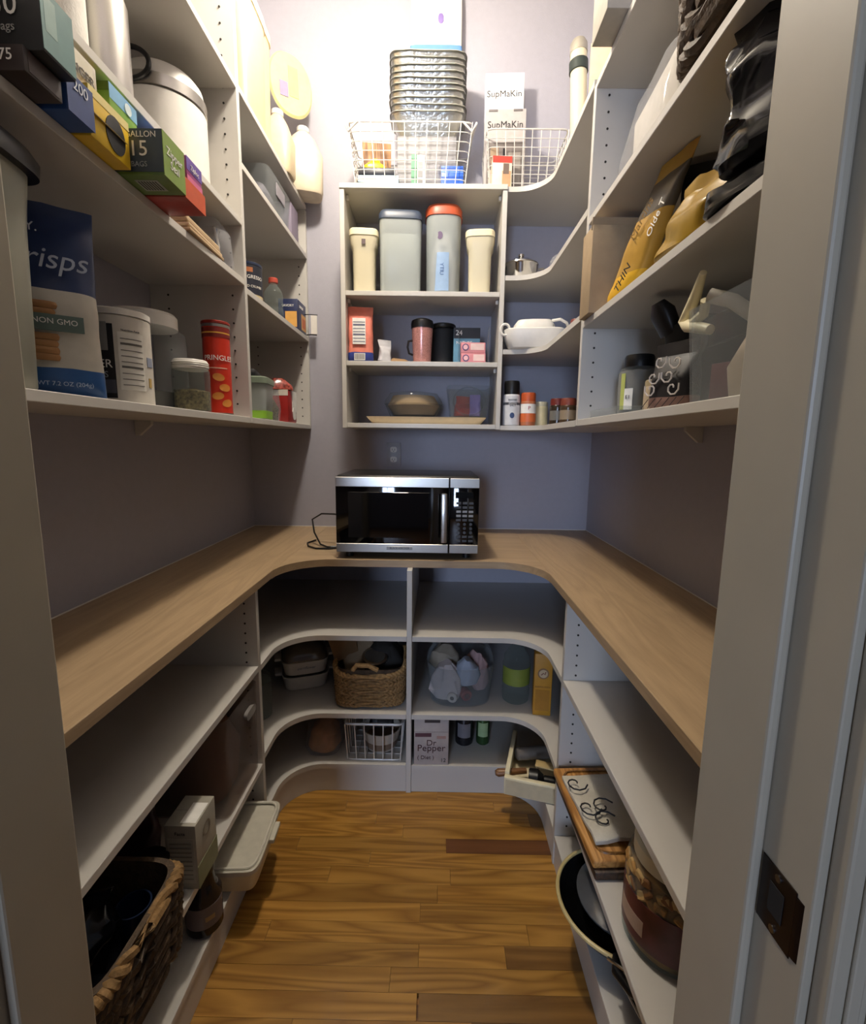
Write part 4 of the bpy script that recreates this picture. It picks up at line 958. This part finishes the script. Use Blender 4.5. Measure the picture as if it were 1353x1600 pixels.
# ------------------------------------------------------------------ right wall unit
zs = 1.4185
t = jar('storage_jar', 'empty clear jar with black lid beside the shelf divider', 'jar', (.545, 1.33, zs), .052, .165, M_CLEAR, M_BLACK, .03, .038, fill=P('#8E8A84', .8), fill_h=.9)
wrap_label(t, .0532, .02, .075, -150, -125, INK_W, n=6); curved_text(t, 'E1', .014, .0545, .052, -138, INK_K); wrap_label(t, .0531, .02, .115, -165, -150, P('#B9C06A'), 'printed_strip', 6)
carton('clear_tray', 'low clear tray under the black-lidded jar', 'tray', (.475, 1.295, zs), (.07, .20, .022), 0, M_CLEAR, flaps=False, bev=.003)
jar('sugar_jar', 'squat beige jar behind the damask printed bag', 'jar', (.545, 1.20, zs), .035, .085, P('#B8A78E', .5), P('#A89878', .5), .014)
t = pillow_bag('coffee_bag', 'black bag with white damask scrollwork before the clear bin', 'bag', (.485, 1.0, zs), .105, .06, .135, P('#1D1A1C', .5), -1.2, bands=[(0, .18, P('#8A6A5E', .6))], amp=.003)
for (u, z, s) in ((-.025, .065, 1), (.012, .065, -1), (-.010, .095, 1), (.03, .09, -1), (-.03, .042, -1), (.025, .04, 1)):
    pts = [(u + s * (.003 + .0016 * k) * math.cos(k * .75), -.0335, z + (.003 + .0016 * k) * math.sin(k * .75)) for k in range(10)]
    obj('scroll_print', tube(B(), pts, .0017, 5), P('#CFC6BE'), t)
for k in range(6): obj('lattice_print', tube(B(), [(-.055 + k * .018, -.031, .004), (-.037 + k * .018, -.031, .022)], .001, 4), P('#3A2A28'), t)
t = thing('black_grinder', 'matt black hand grinder standing between jar and clear bin', 'grinder', (.56, 1.12, zs))
obj('grinder_body', loft(B(), [(0, .034, .034), (.01, .036, .036), (.13, .034, .034), (.15, .042, .042), (.19, .045, .045), (.20, .035, .035)], 32), M_BLACKM, t)
obj('lever', loft(B(), [(0, .018, .03, 3), (.05, .02, .035, 3), (.075, .012, .02)], 24), M_BLACK, t, True, (-.03, .01, .18), (0, -.5, 0))
bn = thing('clear_bin', 'clear acrylic bin of kitchen gadgets on the lowest wall shelf', 'bin', (.585, .79, zs))
obj('bin_body', loft(B(), [(0, .125, .10, 12), (.004, .13, .105, 12), (.165, .14, .118, 12), (.165, .137, .115, 12), (.006, .127, .102, 12)], 52), M_CLEAR, bn)
t = thing('mixer_attachment', 'pale mixer attachment lying in the clear bin', 'gadget', (.535, .80, zs + .008), .3)
obj('attachment_body', loft(B(), [(0, .045, .045, 3), (.05, .05, .05, 3), (.095, .035, .035), (.13, .018, .018)], 32), P('#BFA890', .5), t)
obj('attachment_arm', tube(B(), [(0, 0, .11), (-.03, .05, .16), (-.05, .08, .175)], .012, 10), P('#D8D2C4', .4), t)
t = thing('wooden_block', 'beige slanted wooden piece in the clear bin', 'block', (.585, .755, zs + .008), .5)
obj('block_body', xf(bx(B(), -.03, .03, -.02, .02, 0, .13, .005), Matrix.Rotation(.2, 4, 'X') @ Matrix.Rotation(.15, 4, 'Y')), P('#AE9678', .6), t)
t = carton('playing_card_box', 'maroon small carton at the bottom of the clear bin', 'box', (.505, .845, zs + .008), (.05, .04, .06), .4, P('#6A2A2C', .5), flaps=False)
t = thing('potato_peeler', 'white curved handle sticking up out of the clear bin', 'handle', (.47, .925, zs + .150), -1.4)
obj('handle', tube(B(), [(.05, -.0, -.02), (-.01, .0, .0), (-.035, .01, .012), (.005, .0, .05), (.045, -.02, .075)], lambda i: (.009, .012, .011, .010, .006)[i], 10), M_CREAM, t)
obj('hook', tube(B(), [(.0, .0, .0), (.03, .0, .012), (.045, -.01, .03)], .009, 8), M_CREAM, t)
t = thing('blue_slicer', 'dark slicer with painted blue glints at the back of the bin', 'gadget', (.64, .75, zs + .008), .2)
obj('slicer_body', bx(B(), -.02, .02, -.035, .035, 0, .15, .006), P('#1B2028', .12), t); obj('blade', bx(B(), -.0225, -.0205, -.03, .03, .1, .135), P('#9FC0EA', .1), t, False)  # pale blue plate, the glint is put into its colour
t = thing('black_case', 'soft black zip case standing behind clear bin and grinder', 'case', (.675, 1.10, zs))
obj('case_body', loft(B(), [(0, .055, .14, 4), (.01, .06, .15, 4), (.17, .062, .155, 4), (.22, .05, .13, 3), (.235, .02, .08, 3)], 40), M_BLACKM, t)
obj('zip_line', tube(B(), [(-.0625, -.14 + .028 * k, .15) for k in range(11)], .002, 5), P('#3A3A3E', .4), t)
zs = 1.7025
t = carton('kraft_carton', 'open kraft carton standing at the shelf divider', 'box', (.487, 1.41, zs), (.155, .085, .225), .0, M_KRAFT, flaps=False)
obj('open_flap', bx(B(), -.08, .08, -.0015, .0015, 0, .03), M_KRAFT, t, False, (0, -.034, .214), (.35, 0, 0))
t = pillow_bag('pasta_bag', 'tall yellow bag with dark panel and Olde lettering leaning over', 'bag', (.468, 1.285, zs), .115, .05, .26, P('#B88E3A', .35), -1.35, lean=(.18, .0), bands=[(.0, .22, P('#E0AE2E', .35)), (.62, .88, P('#4A4032', .35))], amp=.004, seal=.03)
text('Martins', .03, (.105, -.030, .155), (PI / 2, -.75, 0), P('#7A5A20'), t); text('Olde T', .026, (.15, -.026, .14), (PI / 2, -.9, 0), INK_W, t); text('THIN', .03, (.05, -.034, .045), (PI / 2, -.75, 0), INK_K, t)
carton('black_tablet_box', 'slim black carton leaning behind the yellow bags', 'box', (.60, 1.11, zs), (.15, .05, .245), -.5, P('#131315', .4), [('f', .05, .95, .30, .34, P('#B8B4A8'))], flaps=False, tilt=(-.06, 0))
t = pillow_bag('rice_bag', 'golden rice bag slumped at the shelf edge', 'bag', (.475, .945, zs), .19, .085, .125, P('#9E7C20', .3), -1.35, lean=(.06, 0), amp=.012, seal=.02)
pillow_bag('chips_bag', 'glossy black foil bag standing at the door jamb', 'bag', (.487, .752, zs + .06), .16, .095, .215, P('#16161A', .15), -1.0, amp=.018, seal=.03, seed=2.2)
pillow_bag('chips_bag', 'black bag slumped flat over the golden rice bag end', 'bag', (.475, .765, zs), .16, .11, .058, P('#101012', .2), -1.35, amp=.008, seal=.01)
pillow_bag('chips_bag', 'added silver foil bag standing for highlights of the glossy black one', 'bag', (.645, .80, zs + .004), .12, .07, .265, P('#8E8E92', .15, .7), -1.2, amp=.014, seal=.03, seed=5.)  # added bag: its silver colour stands for highlights on the black foil
pillow_bag('tortilla_bag', 'black bag with yellow corner deep on the middle shelf', 'bag', (.575, .915, zs), .13, .05, .262, P('#221F1C', .3), -1.35, bands=[(.3, .66, P('#B4982E', .35)), (.8, .86, P('#C8C02E', .35))], amp=.008, seed=3.)
zs = 1.9855
t = thing('paper_pack', 'white paper pack in clear wrap on the upper wall shelf', 'pack', (.60, 1.24, zs), -.06)
obj('paper_stack', bx(B(), -.10, .14, -.14, .15, 0, .20, .01, 3), P('#CFC9BC', .7), t)
obj('clear_wrap', crumple(loft(B(), [(.001, .145, .165, 7), (.10, .142, .17, 7), (.205, .11, .15, 7)], 44, True, True), .012, 14, 6, .012), M_FILM, t)
obj('printed_mark', bx(B(), .02, .07, -.1415, -.1405, .11, .16), P('#5A626A'), t, False)
woven_basket('dark_basket', 'dark braided basket overhanging the upper wall shelf', (.575, .80, zs), .31, .36, .21, M_WICKER_D, 8, 0, flare=1.04, p=8, base=P('#171310', .9))
zs = 2.3355
t = thing('gift_box', 'grey box with green lid overhanging the highest wall shelf', 'box', (.475, 1.30, zs))
obj('box_body', bx(B(), -.10, .12, -.055, .055, 0, .14, .002), P('#A8A296', .6), t); obj('lid', bx(B(), -.103, .123, -.058, .058, .1405, .18, .002), P('#3E5C50', .6), t)
t = thing('pastel_book', 'tall pastel orange and green board leaning in the corner', 'board', (.585, 1.72, 2.353), -.55)
obj('board_body', bx(B(), -.11, .11, -.006, .006, 0, .30, .002), P('#C9A98A', .6), t); obj('printed_panel', bx(B(), -.105, .02, -.0072, -.0062, .01, .2), P('#9DAF96', .6), t, False)
# ------------------------------------------------------------------ base, left corner
zs = .3255
CAS = [None]
def casserole(label, loc, lid):
    t = thing('casserole_dish', label, 'dish', loc, .35, 'white casseroles')
    obj('dish_body', loft(B(), [(0, .078, .078, 5), (.004, .084, .084, 5), (.055, .094, .094, 5), (.062, .098, .098, 5), (.062, .093, .093, 5), (.006, .078, .078, 5)], 44), M_WHITE, t)
    for s in (-1, 1): obj('ear_handle', bx(B(), s * .108 - .014, s * .108 + .014, -.03, .03, .048, .060, .004), M_WHITE, t)
    return t
casserole('white casserole dish under the lidded one', (-.555, 1.90, zs), False)
t = casserole('white casserole dish with smoky glass lid on top of its twin', (-.555, 1.90, zs + .0635), True)
g = obj('glass_lid', loft(B(), [(.063, .094, .094, 5), (.068, .094, .094, 5), (.10, .082, .082, 4), (.125, .045, .045, 3), (.128, .015, .015)], 44), mat('smoky_glass_lid', '#6E665C', .12, spec=.8), t)
obj('lid_knob', loft(B(), [(.127, .028, .012, 3), (.14, .03, .013, 3), (.145, .022, .009, 3)], 24), mat('smoky_knob', '#5E574E', .15), g)
text('cornflower', .016, (.0, -.0965, .036), FRONT, P('#6d7488'), t, shear=.3)
jar('glass_canister', 'clear glass canister at the base divider', 'jar', (-.655, 1.63, zs), .05, .16, M_GLASS, M_GLASS, .02)
bk = woven_basket('wicker_basket', 'brown plaited seagrass basket with a paper bag in it', (-.252, 1.80, zs), .265, .235, .165, M_WICKER, 11, .04, M_WICKER_L, .014, 1.07)
obj('handle', tube(B(), [(-.06, -.128, .165), (-.045, -.131, .186), (.0, -.131, .184), (.035, -.131, .166)], .009, 8), M_WICKER_L, bk)
t = thing('paper_bag', 'brown paper bag folded in the seagrass basket', 'bag', (-.30, 1.82, zs + .012), .3)
obj('bag_body', crumple(loft(B(), [(0, .06, .04, 6), (.15, .075, .04, 6), (.235, .06, .012, 6, -.03, .0), (.25, .055, .003, 6, -.035, 0)], 36), .008, 16, 4, .01), M_KRAFT, t)
obj('second_fold', crumple(bx(B(), -.05, .05, -.002, .002, .16, .262, .001, 1), .008, 16, 9), P('#8E6F4C', .8), t, True, (-.02, -.03, 0), (.0, -.25, .1))
t = thing('jar_lid', 'round silver jar lid lying on the basket contents', 'lid', (-.235, 1.755, zs + .172), 0, None, (.25, .12))
obj('lid_disc', loft(B(), [(0, .05, .05), (.012, .05, .05), (.014, .046, .046)], 36), M_STEEL, t); obj('inset', cyl(B(), .04, .0142, .0155, n=32), P('#5b5750', .3), t)
t = thing('dark_bundle', 'dark folded bundle filling the seagrass basket', 'bundle', (-.205, 1.83, zs + .012))
obj('bundle_body', crumple(loft(B(), [(0, .075, .06, 4), (.13, .08, .07, 3), (.19, .05, .05, 3), (.215, .02, .02)], 32), .012, 18, 2, .012), P('#2A2622', .8), t)
zs = .1155
t = thing('bread_bag', 'amber bread loaf in a knotted clear bag', 'bag', (-.44, 1.77, zs))
obj('loaf', crumple(loft(B(), [(.004, .05, .06, 3), (.02, .062, .07, 3), (.075, .055, .055, 2.6), (.10, .03, .03, 2.3)], 36), .014, 22, 5, .01), mat('bread_crust', '#B57A3E', .6, var=.3, scale=25), t)
obj('bag_film', crumple(loft(B(), [(0, .066, .075, 3), (.03, .078, .085, 3), (.09, .07, .07, 2.6), (.125, .02, .02), (.15, .012, .012), (.17, .03, .02)], 36), .008, 20, 7, .012), M_FILM, t)
t = thing('black_bottle', 'black ribbed bottle standing at the base divider', 'bottle', (-.645, 1.505, zs))
obj('bottle_body', loft(B(), [(0, .045, .045), (.01, .048, .048), (.12, .046, .046), (.15, .03, .03), (.165, .018, .018)], 32), M_BLACK, t); obj('cap', cyl(B(), .02, .1655, .19, n=20), M_BLACKM, t)
wb = wire_basket('wire_basket', 'small white wire basket on the bottom base shelf', (-.229, 1.772, zs), .205, .19, .155, M_WIRE, r=.0025, nx=6, nz=1, flare=1.08)
obj('rim', tube(B(), [(x, y, .172) for x, y in ring_pts(.095, .085, 14, 56)], .004, 6, True), M_WIRE, wb)
t = thing('pet_bowl', 'white bowl with brown band in the small wire basket', 'bowl', (-.21, 1.765, zs + .006))
obj('bowl_body', loft(B(), [(0, .055, .055), (.004, .06, .06), (.085, .08, .075), (.085, .076, .071), (.008, .055, .055)], 40), P('#B0A698', .5), t); obj('printed_band', loft(B(), [(.012, .0625, .0622), (.04, .0695, .068)], 40), P('#7A6452', .6), t)
pillow_bag('white_packet', 'crumpled dark and white packet on top of the wire basket bowl', 'packet', (-.21, 1.77, zs + .093), .10, .06, .075, P('#B8B6B8', .4), .2, amp=.014, bands=[(.0, .5, P('#1B1A1E', .5))])
# ------------------------------------------------------------------ base, right corner
zs = .3255
tb = thing('clear_tub', 'round clear tub with bail handle full of cloths', 'tub', (.105, 1.815, zs))
obj('tub_body', loft(B(), [(0, .112, .105, 3.2), (.006, .12, .112, 3.2), (.16, .135, .125, 3), (.16, .132, .122, 3), (.008, .116, .108, 3.2)], 48), M_CLEAR, tb)
obj('bail_handle', tube(B(), [(.128 * math.cos(a), .02 * math.sin(a) - .02, .15 + .115 * math.sin(a)) for a in [PI * k / 20 for k in range(21)]], .006, 8), M_CLEAR, tb)
def cloth(name, label, loc, w, d, h, c, seed, rot=0.):
    t = thing(name, label, 'cloth', loc, rot)
    bm = loft(B(), [(0, w * .8, d * .8, 3), (h * .3, w, d, 3), (h * .75, w * .9, d * .9, 2.6), (h, w * .35, d * .35, 2.4)], 40)
    obj('cloth_body', crumple(crumple(bm, h * .28, 14, seed, .004), h * .09, 45, seed + 3, .004), mat(name + '_weave_%d' % seed, c, .9, bump=.3, bscale=400), t)
    return t
cloth('white_cloth', 'crumpled white cloth on the near side of the clear tub', (.055, 1.775, zs + .012), .062, .05, .13, '#C6BCBA', 3)
cloth('beige_cloth', 'folded beige cloth at the top of the clear tub', (.05, 1.83, zs + .10), .06, .045, .10, '#9A9080', 8, .3)
cloth('blue_cloth', 'pale blue and white cloth in the middle of the clear tub', (.135, 1.765, zs + .075), .045, .04, .09, '#A9B2C2', 5, .5)
cloth('pink_cloth', 'pale pink cloth along the far side of the clear tub', (.185, 1.83, zs + .03), .03, .06, .14, '#B89896', 11)
t = thing('thread_spool', 'brick red spool lying in the clear tub', 'spool', (.125, 1.745, zs + .035), .3)
obj('spool_body', cyl(B(), .022, -.02, .02, n=24, bev=.004), P('#8E3A34', .5), t, True, (0, 0, 0), (PI / 2, .3, 0)); obj('spool_hub', cyl(B(), .012, .0205, .022, n=20), P('#5A2A28', .5), t, True, (0, 0, 0), (PI / 2, .3, 0))
t = thing('white_roll', 'short white paper roll lying in the clear tub', 'roll', (.075, 1.735, zs + .03), -.2)
obj('roll_body', cyl(B(), .020, -.018, .018, n=24, bev=.003), P('#C9BFB4', .7), t, True, (0, 0, 0), (PI / 2, 0, 0)); obj('core', cyl(B(), .008, .0182, .019, n=16), P('#5a524c'), t, True, (0, 0, 0), (PI / 2, 0, 0))
t = thing('vinegar_bottle', 'large clear bottle with green label beside the mustard box', 'bottle', (.328, 1.775, zs))
obj('bottle_body', loft(B(), [(0, .045, .045), (.006, .052, .052), (.03, .054, .054), (.034, .051, .051), (.05, .054, .054), (.055, .051, .051), (.075, .054, .054), (.155, .054, .054), (.16, .050, .050), (.185, .05, .05), (.21, .034, .034), (.235, .018, .018), (.245, .017, .017)], 36), M_GLASS, t)
obj('cap', cyl(B(), .02, .2455, .264, n=24, bev=.002), P('#C8CCC8', .4), t)
wrap_label(t, .0546, .08, .15, -170, -10, P('#7E8C3C', .5), 'green_label')
t = carton('baking_soda_box', 'tall mustard yellow carton with round seal at the corner shelf edge', 'box', (.412, 1.685, zs), (.066, .05, .245), -.12, P('#C08A28', .5), [('f', .1, .9, .08, .42, P('#A8741E'))], [('f', 'BAKING SODA', .0085, .5, .47, P('#6a3a14'))])
o = obj('round_seal', cyl(B(), .021, 0, .0012, n=28), P('#8A6A4A'), t, True, (0, -.0252, .168), (PI / 2, 0, 0)); obj('seal_disc', cyl(B(), .016, .0012, .0018, n=24), P('#C9B290'), o)
obj('arm_print', tube(B(), [(-.008, -.005, .002), (0, .003, .002), (.006, -.002, .002), (.008, .008, .002)], .002, 5), P('#7A3A24'), o)
zs = .1155
carton('soda_carton', 'white twelve-pack soda carton with script lettering at the divider', 'box', (-.008, 1.725, zs), (.132, .14, .195), .02, P('#AFA6A2', .5),
       [('f', 0, 1, .70, .705, P('#6b6462')), ('f', .03, .5, .60, .68, P('#5A3A44')), ('f', .66, .92, .56, .62, P('#A88880')), ('f', .30, .75, .9, .985, P('#3c3638'))],
       [('f', 'Dr', .034, .50, .47, P('#4A2E32')), ('f', 'Pepper', .038, .5, .36, P('#4A2E32')), ('f', '( Diet )', .022, .34, .16, P('#4A2E32')), ('f', '12', .022, .85, .1, INK_K)])
for k, (x, y, r_, h_, lb_) in enumerate(((.128, 1.80, .036, .145, 'dark soda can behind the white soda carton'), (.205, 1.80, .027, .138, 'slim green soda can next to the dark one'))):
    t = thing('soda_can', lb_, 'can', (x, y, zs), 0, 'soda cans behind the soda carton')
    obj('can_body', loft(B(), [(0, r_ * .8, r_ * .8), (.006, r_, r_), (h_ - .014, r_, r_), (h_ - .003, r_ * .85, r_ * .85)], 32), P(('#2B2A2E', '#3C5A34')[k], .25, .5), t)
    obj('can_top', cyl(B(), r_ * .86, h_ - .003, h_, n=32), M_STEEL, t); wrap_label(t, r_ + .0008, .04, .10, -140, -50, P(('#77747A', '#9FB88A')[k]), 'printed_label', 10)
t = thing('loose_drawer', 'loose cream drawer standing askew at the corner with utensils', 'drawer', (.40, 1.575, .1165), -.27)
obj('front_board', bx(B(), -.125, .115, -.105, -.085, -.0, .066, .003), M_CREAM, t)
obj('side_board', bx(B(), -.125, -.109, -.0845, .17, 0, .075, .002), M_CREAM, t); obj('bottom_board', bx(B(), -.1085, .105, -.0845, .17, .0, .008), M_CREAM, t, False)
obj('drop_panel', bx(B(), -.12, .11, -.1065, -.1055, .004, .060), mat('cream_panel', '#CFC2A0', .5), t, False)
t = thing('rolling_pin', 'wooden handled rolling pin lying across the loose drawer', 'rolling pin', (.385, 1.60, .158), .12)
obj('barrel', xf(cyl(B(), .024, -.08, .10, n=24, bev=.006), Matrix.Rotation(PI / 2, 4, 'Y')), P('#6E665E', .5), t, True, (.02, .06, .012))
obj('handle', xf(loft(B(), [(-.20, .008, .008), (-.19, .014, .014), (-.12, .011, .011), (-.085, .01, .01)], 20), Matrix.Rotation(PI / 2, 4, 'Y')), wood('turned_handle', '#6A4526', '#94683E', 'x', 2.), t, True, (.04, -.02, .0))
t = thing('flashlight', 'black flashlight lying in the loose drawer', 'flashlight', (.375, 1.53, .1585), -.25)
obj('barrel', xf(cyl(B(), .018, .02, .13, n=24, bev=.003), Matrix.Rotation(PI / 2, 4, 'Y')), M_BLACK, t); obj('head', xf(loft(B(), [(-.03, .033, .033), (.0, .034, .034), (.02, .019, .019)], 28), Matrix.Rotation(PI / 2, 4, 'Y')), M_BLACK, t); obj('lens', xf(cyl(B(), .029, -.0315, -.0302, n=28), Matrix.Rotation(PI / 2, 4, 'Y')), mat('dark_lens', '#0C0D10', .05), t)
t = thing('spatula', 'pale wooden spatula lying on the flashlight', 'spatula', (.42, 1.545, .196), -.35)
obj('blade', bx(B(), -.05, .03, -.018, .018, 0, .006, .002), P('#C2A872', .5), t); obj('handle', bx(B(), .03, .12, -.007, .007, .0, .006, .002), P('#B89C66', .5), t)
# ------------------------------------------------------------------ base, left run
zs = .3035
t = thing('acrylic_container', 'large smoky acrylic container on the middle base shelf', 'container', (-.675, 1.275, zs))
obj('container_body', loft(B(), [(0, .11, .11, 14), (.004, .115, .115, 14), (.29, .118, .118, 14), (.29, .115, .115, 14), (.006, .112, .112, 14)], 48), M_SMOKE, t)
obj('latch', loft(B(), [(0, .012, .03, 3), (.012, .014, .034, 3)], 20), P('#8E8A86', .2), t, True, (.119, .03, .235), (0, PI / 2, 0))
t = thing('snack_sack', 'brown crumpled sack inside the acrylic container', 'bag', (-.685, 1.28, zs + .008)); obj('sack_body', crumple(loft(B(), [(0, .08, .08, 4), (.12, .09, .09, 3), (.21, .05, .06, 3), (.23, .02, .02)], 32), .02, 14, 4, .012), P('#8A6650', .6), t)
carton('broth_carton', 'white printed food carton at the middle base shelf edge', 'box', (-.578, 1.005, zs), (.072, .095, .165), .0, P('#A39E90', .5),
       [('t', .45, .95, .1, .75, INK_W), ('f', .08, .92, .1, .8, P('#B0AB9E')), ('r', 0, 1, 0, .35, P('#7E8466'))] + [('f', .15, .85, .16 + k * .07, .175 + k * .07, P('#817c70')) for k in range(9)], [('f', 'Facts', .012, .5, .88, INK_K), ('r', 'O', .05, .5, .72, P('#7E7668'))])
t = jar('dark_jar', 'grey tin with dark open top before the white carton', 'tin', (-.64, .925, zs), .046, .10, P('#6E6A62', .4), P('#1B1A1A', .3), .006, .0475)
pillow_bag('maroon_packet', 'maroon foil packet behind the white carton', 'packet', (-.76, 1.03, zs), .15, .07, .20, P('#3A1E24', .3), .5, amp=.012)
woven_basket('wicker_basket', 'large rough water hyacinth basket at the door jamb', (-.648, .725, zs), .27, .26, .19, M_WICKER_D, 9, 0, M_WICKER, .008, 1.08, 6)
pillow_bag('trash_sack', 'black plastic sack stuffed in the big rough basket', 'bag', (-.665, .71, zs + .015), .19, .17, .22, P('#121317', .2), .3, amp=.02, seed=6.)
t = thing('plastic_cup', 'navy plastic cup among the black sacks in the basket', 'cup', (-.585, .80, zs + .015)); obj('cup_body', loft(B(), [(0, .022, .022), (.12, .032, .032), (.12, .029, .029), (.004, .02, .02)], 28), P('#16233E', .3), t)
zs = .1055
t = thing('sauce_jar', 'squat dark jar with pale label on the bottom base shelf', 'jar', (-.582, 1.045, zs))
obj('jar_body', loft(B(), [(0, .036, .036), (.008, .044, .044), (.10, .044, .044), (.125, .03, .03), (.16, .026, .026)], 36), mat('dark_sauce_glass', '#191418', .1), t); obj('lid', cyl(B(), .03, .1605, .178, n=28), M_BLACK, t)
wrap_label(t, .0448, .03, .088, -150, 10, P('#6E6466'), 'printed_label'); wrap_label(t, .0453, .05, .062, -60, -30, P('#A88E62'), 'printed_line', 8)
t = thing('food_container', 'cream lidded food container jutting over the bottom base shelf', 'container', (-.56, 1.245, zs), .05)
obj('container_body', loft(B(), [(0, .062, .11, 7), (.005, .066, .115, 7), (.065, .075, .125, 7)], 44), M_CREAM_T, t)
ld = obj('lid', loft(B(), [(.0655, .08, .13, 7), (.078, .08, .13, 7), (.080, .077, .127, 7), (.074, .066, .115, 7)], 48), P('#C9C4B4', .4), t); obj('lid_rim', tube(B(), [(x, y, .0805) for x, y in ring_pts(.070, .119, 7, 60)], .0035, 6, True), P('#D6D1C2', .4), ld); obj('lid_tab', bx(B(), .078, .094, -.02, .05, .060, .074, .003), P('#C9C4B4', .4), ld)
# ------------------------------------------------------------------ base, right run
zs = .3125
t = thing('dark_board', 'dark walnut board under the pale cutting board', 'board', (.52, 1.155, zs), .04); obj('board_body', bx(B(), -.135, .15, -.16, .17, 0, .022, .004), M_BOARD_D, t)
t = thing('cutting_board', 'pale bamboo cutting board with juice groove on the base shelf', 'board', (.515, 1.17, zs + .0225), .05)
obj('board_body', bx(B(), -.135, .15, -.165, .165, 0, .022, .006, 3), M_BOARD, t)
obj('juice_groove', tube(B(), [(x, y, .0222) for x, y in ring_pts(.115, .145, 10, 48)], .004, 6, True), wood('bamboo_groove', '#6E4A20', '#8E6430', 'y', 2.), t)
t = thing('dish_towel', 'white towel with black scroll print on the cutting board', 'towel', (.50, 1.165, zs + .0455), .1)
bm = bx(B(), -.105, .13, -.115, .12, 0, .012, .002); bmesh.ops.subdivide_edges(bm, edges=bm.edges, cuts=7, use_grid_fill=True)
for v in bm.verts: v.co.z += .012 * max(0, noise.noise(v.co * 16)) + .010 * max(0, 1 - abs(v.co.y + .09) * 30)
obj('towel_body', bm, M_CLOTH, t)
for (x, y, s) in ((-.085, -.02, 1), (-.06, -.065, -1), (-.045, -.02, -1), (-.085, .07, 1)):
    pts = [(x + (.006 + .0028 * k) * math.cos(s * k * .6), y + (.006 + .0028 * k) * math.sin(s * k * .6), .0275) for k in range(11)]
    obj('scroll_print', tube(B(), pts, .0022, 5), INK_K, t)
M_NUT = mat('snack_mix', '#A07A48', .6, var=.6, scale=22)
t = jar('snack_barrel', 'big clear barrel of pretzel snacks with maroon label', 'jar', (.512, .868, zs), .098, .225, M_GLASS, M_CREAM, .035, .085, fill=M_NUT, fill_h=.92)
wrap_label(t, .0992, .03, .125, -200, -60, mat('maroon_label', '#5C2A2E', .35, var=.5, scale=14), 'maroon_label')
wrap_label(t, .0996, .05, .085, -195, -150, P('#B59A86'), 'printed_band', 10)
rs = random.Random(5)
for k in range(34):
    a, z = rs.uniform(-3.6, -.9), rs.uniform(.125, .172); r_ = .0935
    o = obj('snack_piece', bx(B(), -.013, .013, -.004, .004, -.009, .009, .003, 1), P(('#B98A4C', '#8A5E34', '#C9A468')[k % 3], .6), t, True, (r_ * math.cos(a), r_ * math.sin(a), z), (rs.uniform(-.4, .4), rs.uniform(-1, 1), a + PI / 2))
t = thing('maroon_box', 'dark maroon slim box near the door jamb on the base shelf', 'box', (.47, .665, zs), .1); obj('box_body', bx(B(), -.035, .035, -.012, .012, 0, .09, .002), P('#3A1A1E', .5), t); obj('lid', bx(B(), -.036, .036, -.013, .013, .0902, .105, .002), P('#4A2226', .5), t)
zs = .1055
t = thing('wok', 'black wok with pale rim lying tilted on the bottom shelf', 'pan', (.485, 1.055, zs), 0, None, (0, 0))
bm = loft(B(), [(0, .06, .06), (.01, .085, .085), (.04, .125, .125), (.085, .155, .155), (.085, .151, .151), (.042, .12, .12), (.014, .08, .08)], 56)
obj('wok_bowl', bm, mat('black_enamel', '#101012', .18), t)
obj('rim', tube(B(), [(.155 * math.cos(a), .155 * math.sin(a), .087) for a in [k * 2 * PI / 64 for k in range(64)]], .005, 8, True), P('#C2B07A', .4), t)
hd = obj('handle', tube(B(), [(-.06, -.14, .088), (-.075, -.175, .095), (-.06, -.215, .10), (-.01, -.255, .10)], .011, 10), M_BLACK, t); obj('ferrule', tube(B(), [(-.085, -.150, .098), (-.062, -.185, .1115), (-.048, -.212, .114)], .004, 8), M_CHROME, t)
t = thing('glass_cover', 'grey glass cover resting inside the wok', 'cover', (.50, 1.06, zs + .088)); obj('dome', loft(B(), [(0, .12, .12), (.004, .12, .12), (.03, .07, .07), (.036, .02, .02)], 40), P('#4A4C50', .15), t); obj('knob', loft(B(), [(.036, .012, .012), (.05, .016, .016), (.056, .01, .01)], 20), M_BLACK, t)
t = thing('steel_whisk', 'steel rod handle standing out by the wok handle', 'utensil', (.47, .80, zs + .012), .2); obj('rod', xf(cyl(B(), .005, -.1, .09, n=14), Matrix.Rotation(PI / 2, 4, 'X')), M_CHROME, t); obj('handle_end', xf(cyl(B(), .009, .09, .115, n=16, bev=.003), Matrix.Rotation(PI / 2, 4, 'X')), M_BLACK, t)

for o in bpy.data.objects:
    if o.name.startswith('chips_bag'): o['group'] = 'foil snack bags on the wall shelf'
    if o.name.startswith('milk_jug'): o['group'] = 'cream jugs on the top shelf'
    if o.name.startswith('snack_packet'): o['group'] = 'packets in the clear pitcher'
    if o.name.startswith('zipper_bag_box') and 'category' in o: o['group'] = 'bag boxes pulled out over the shelf edge'
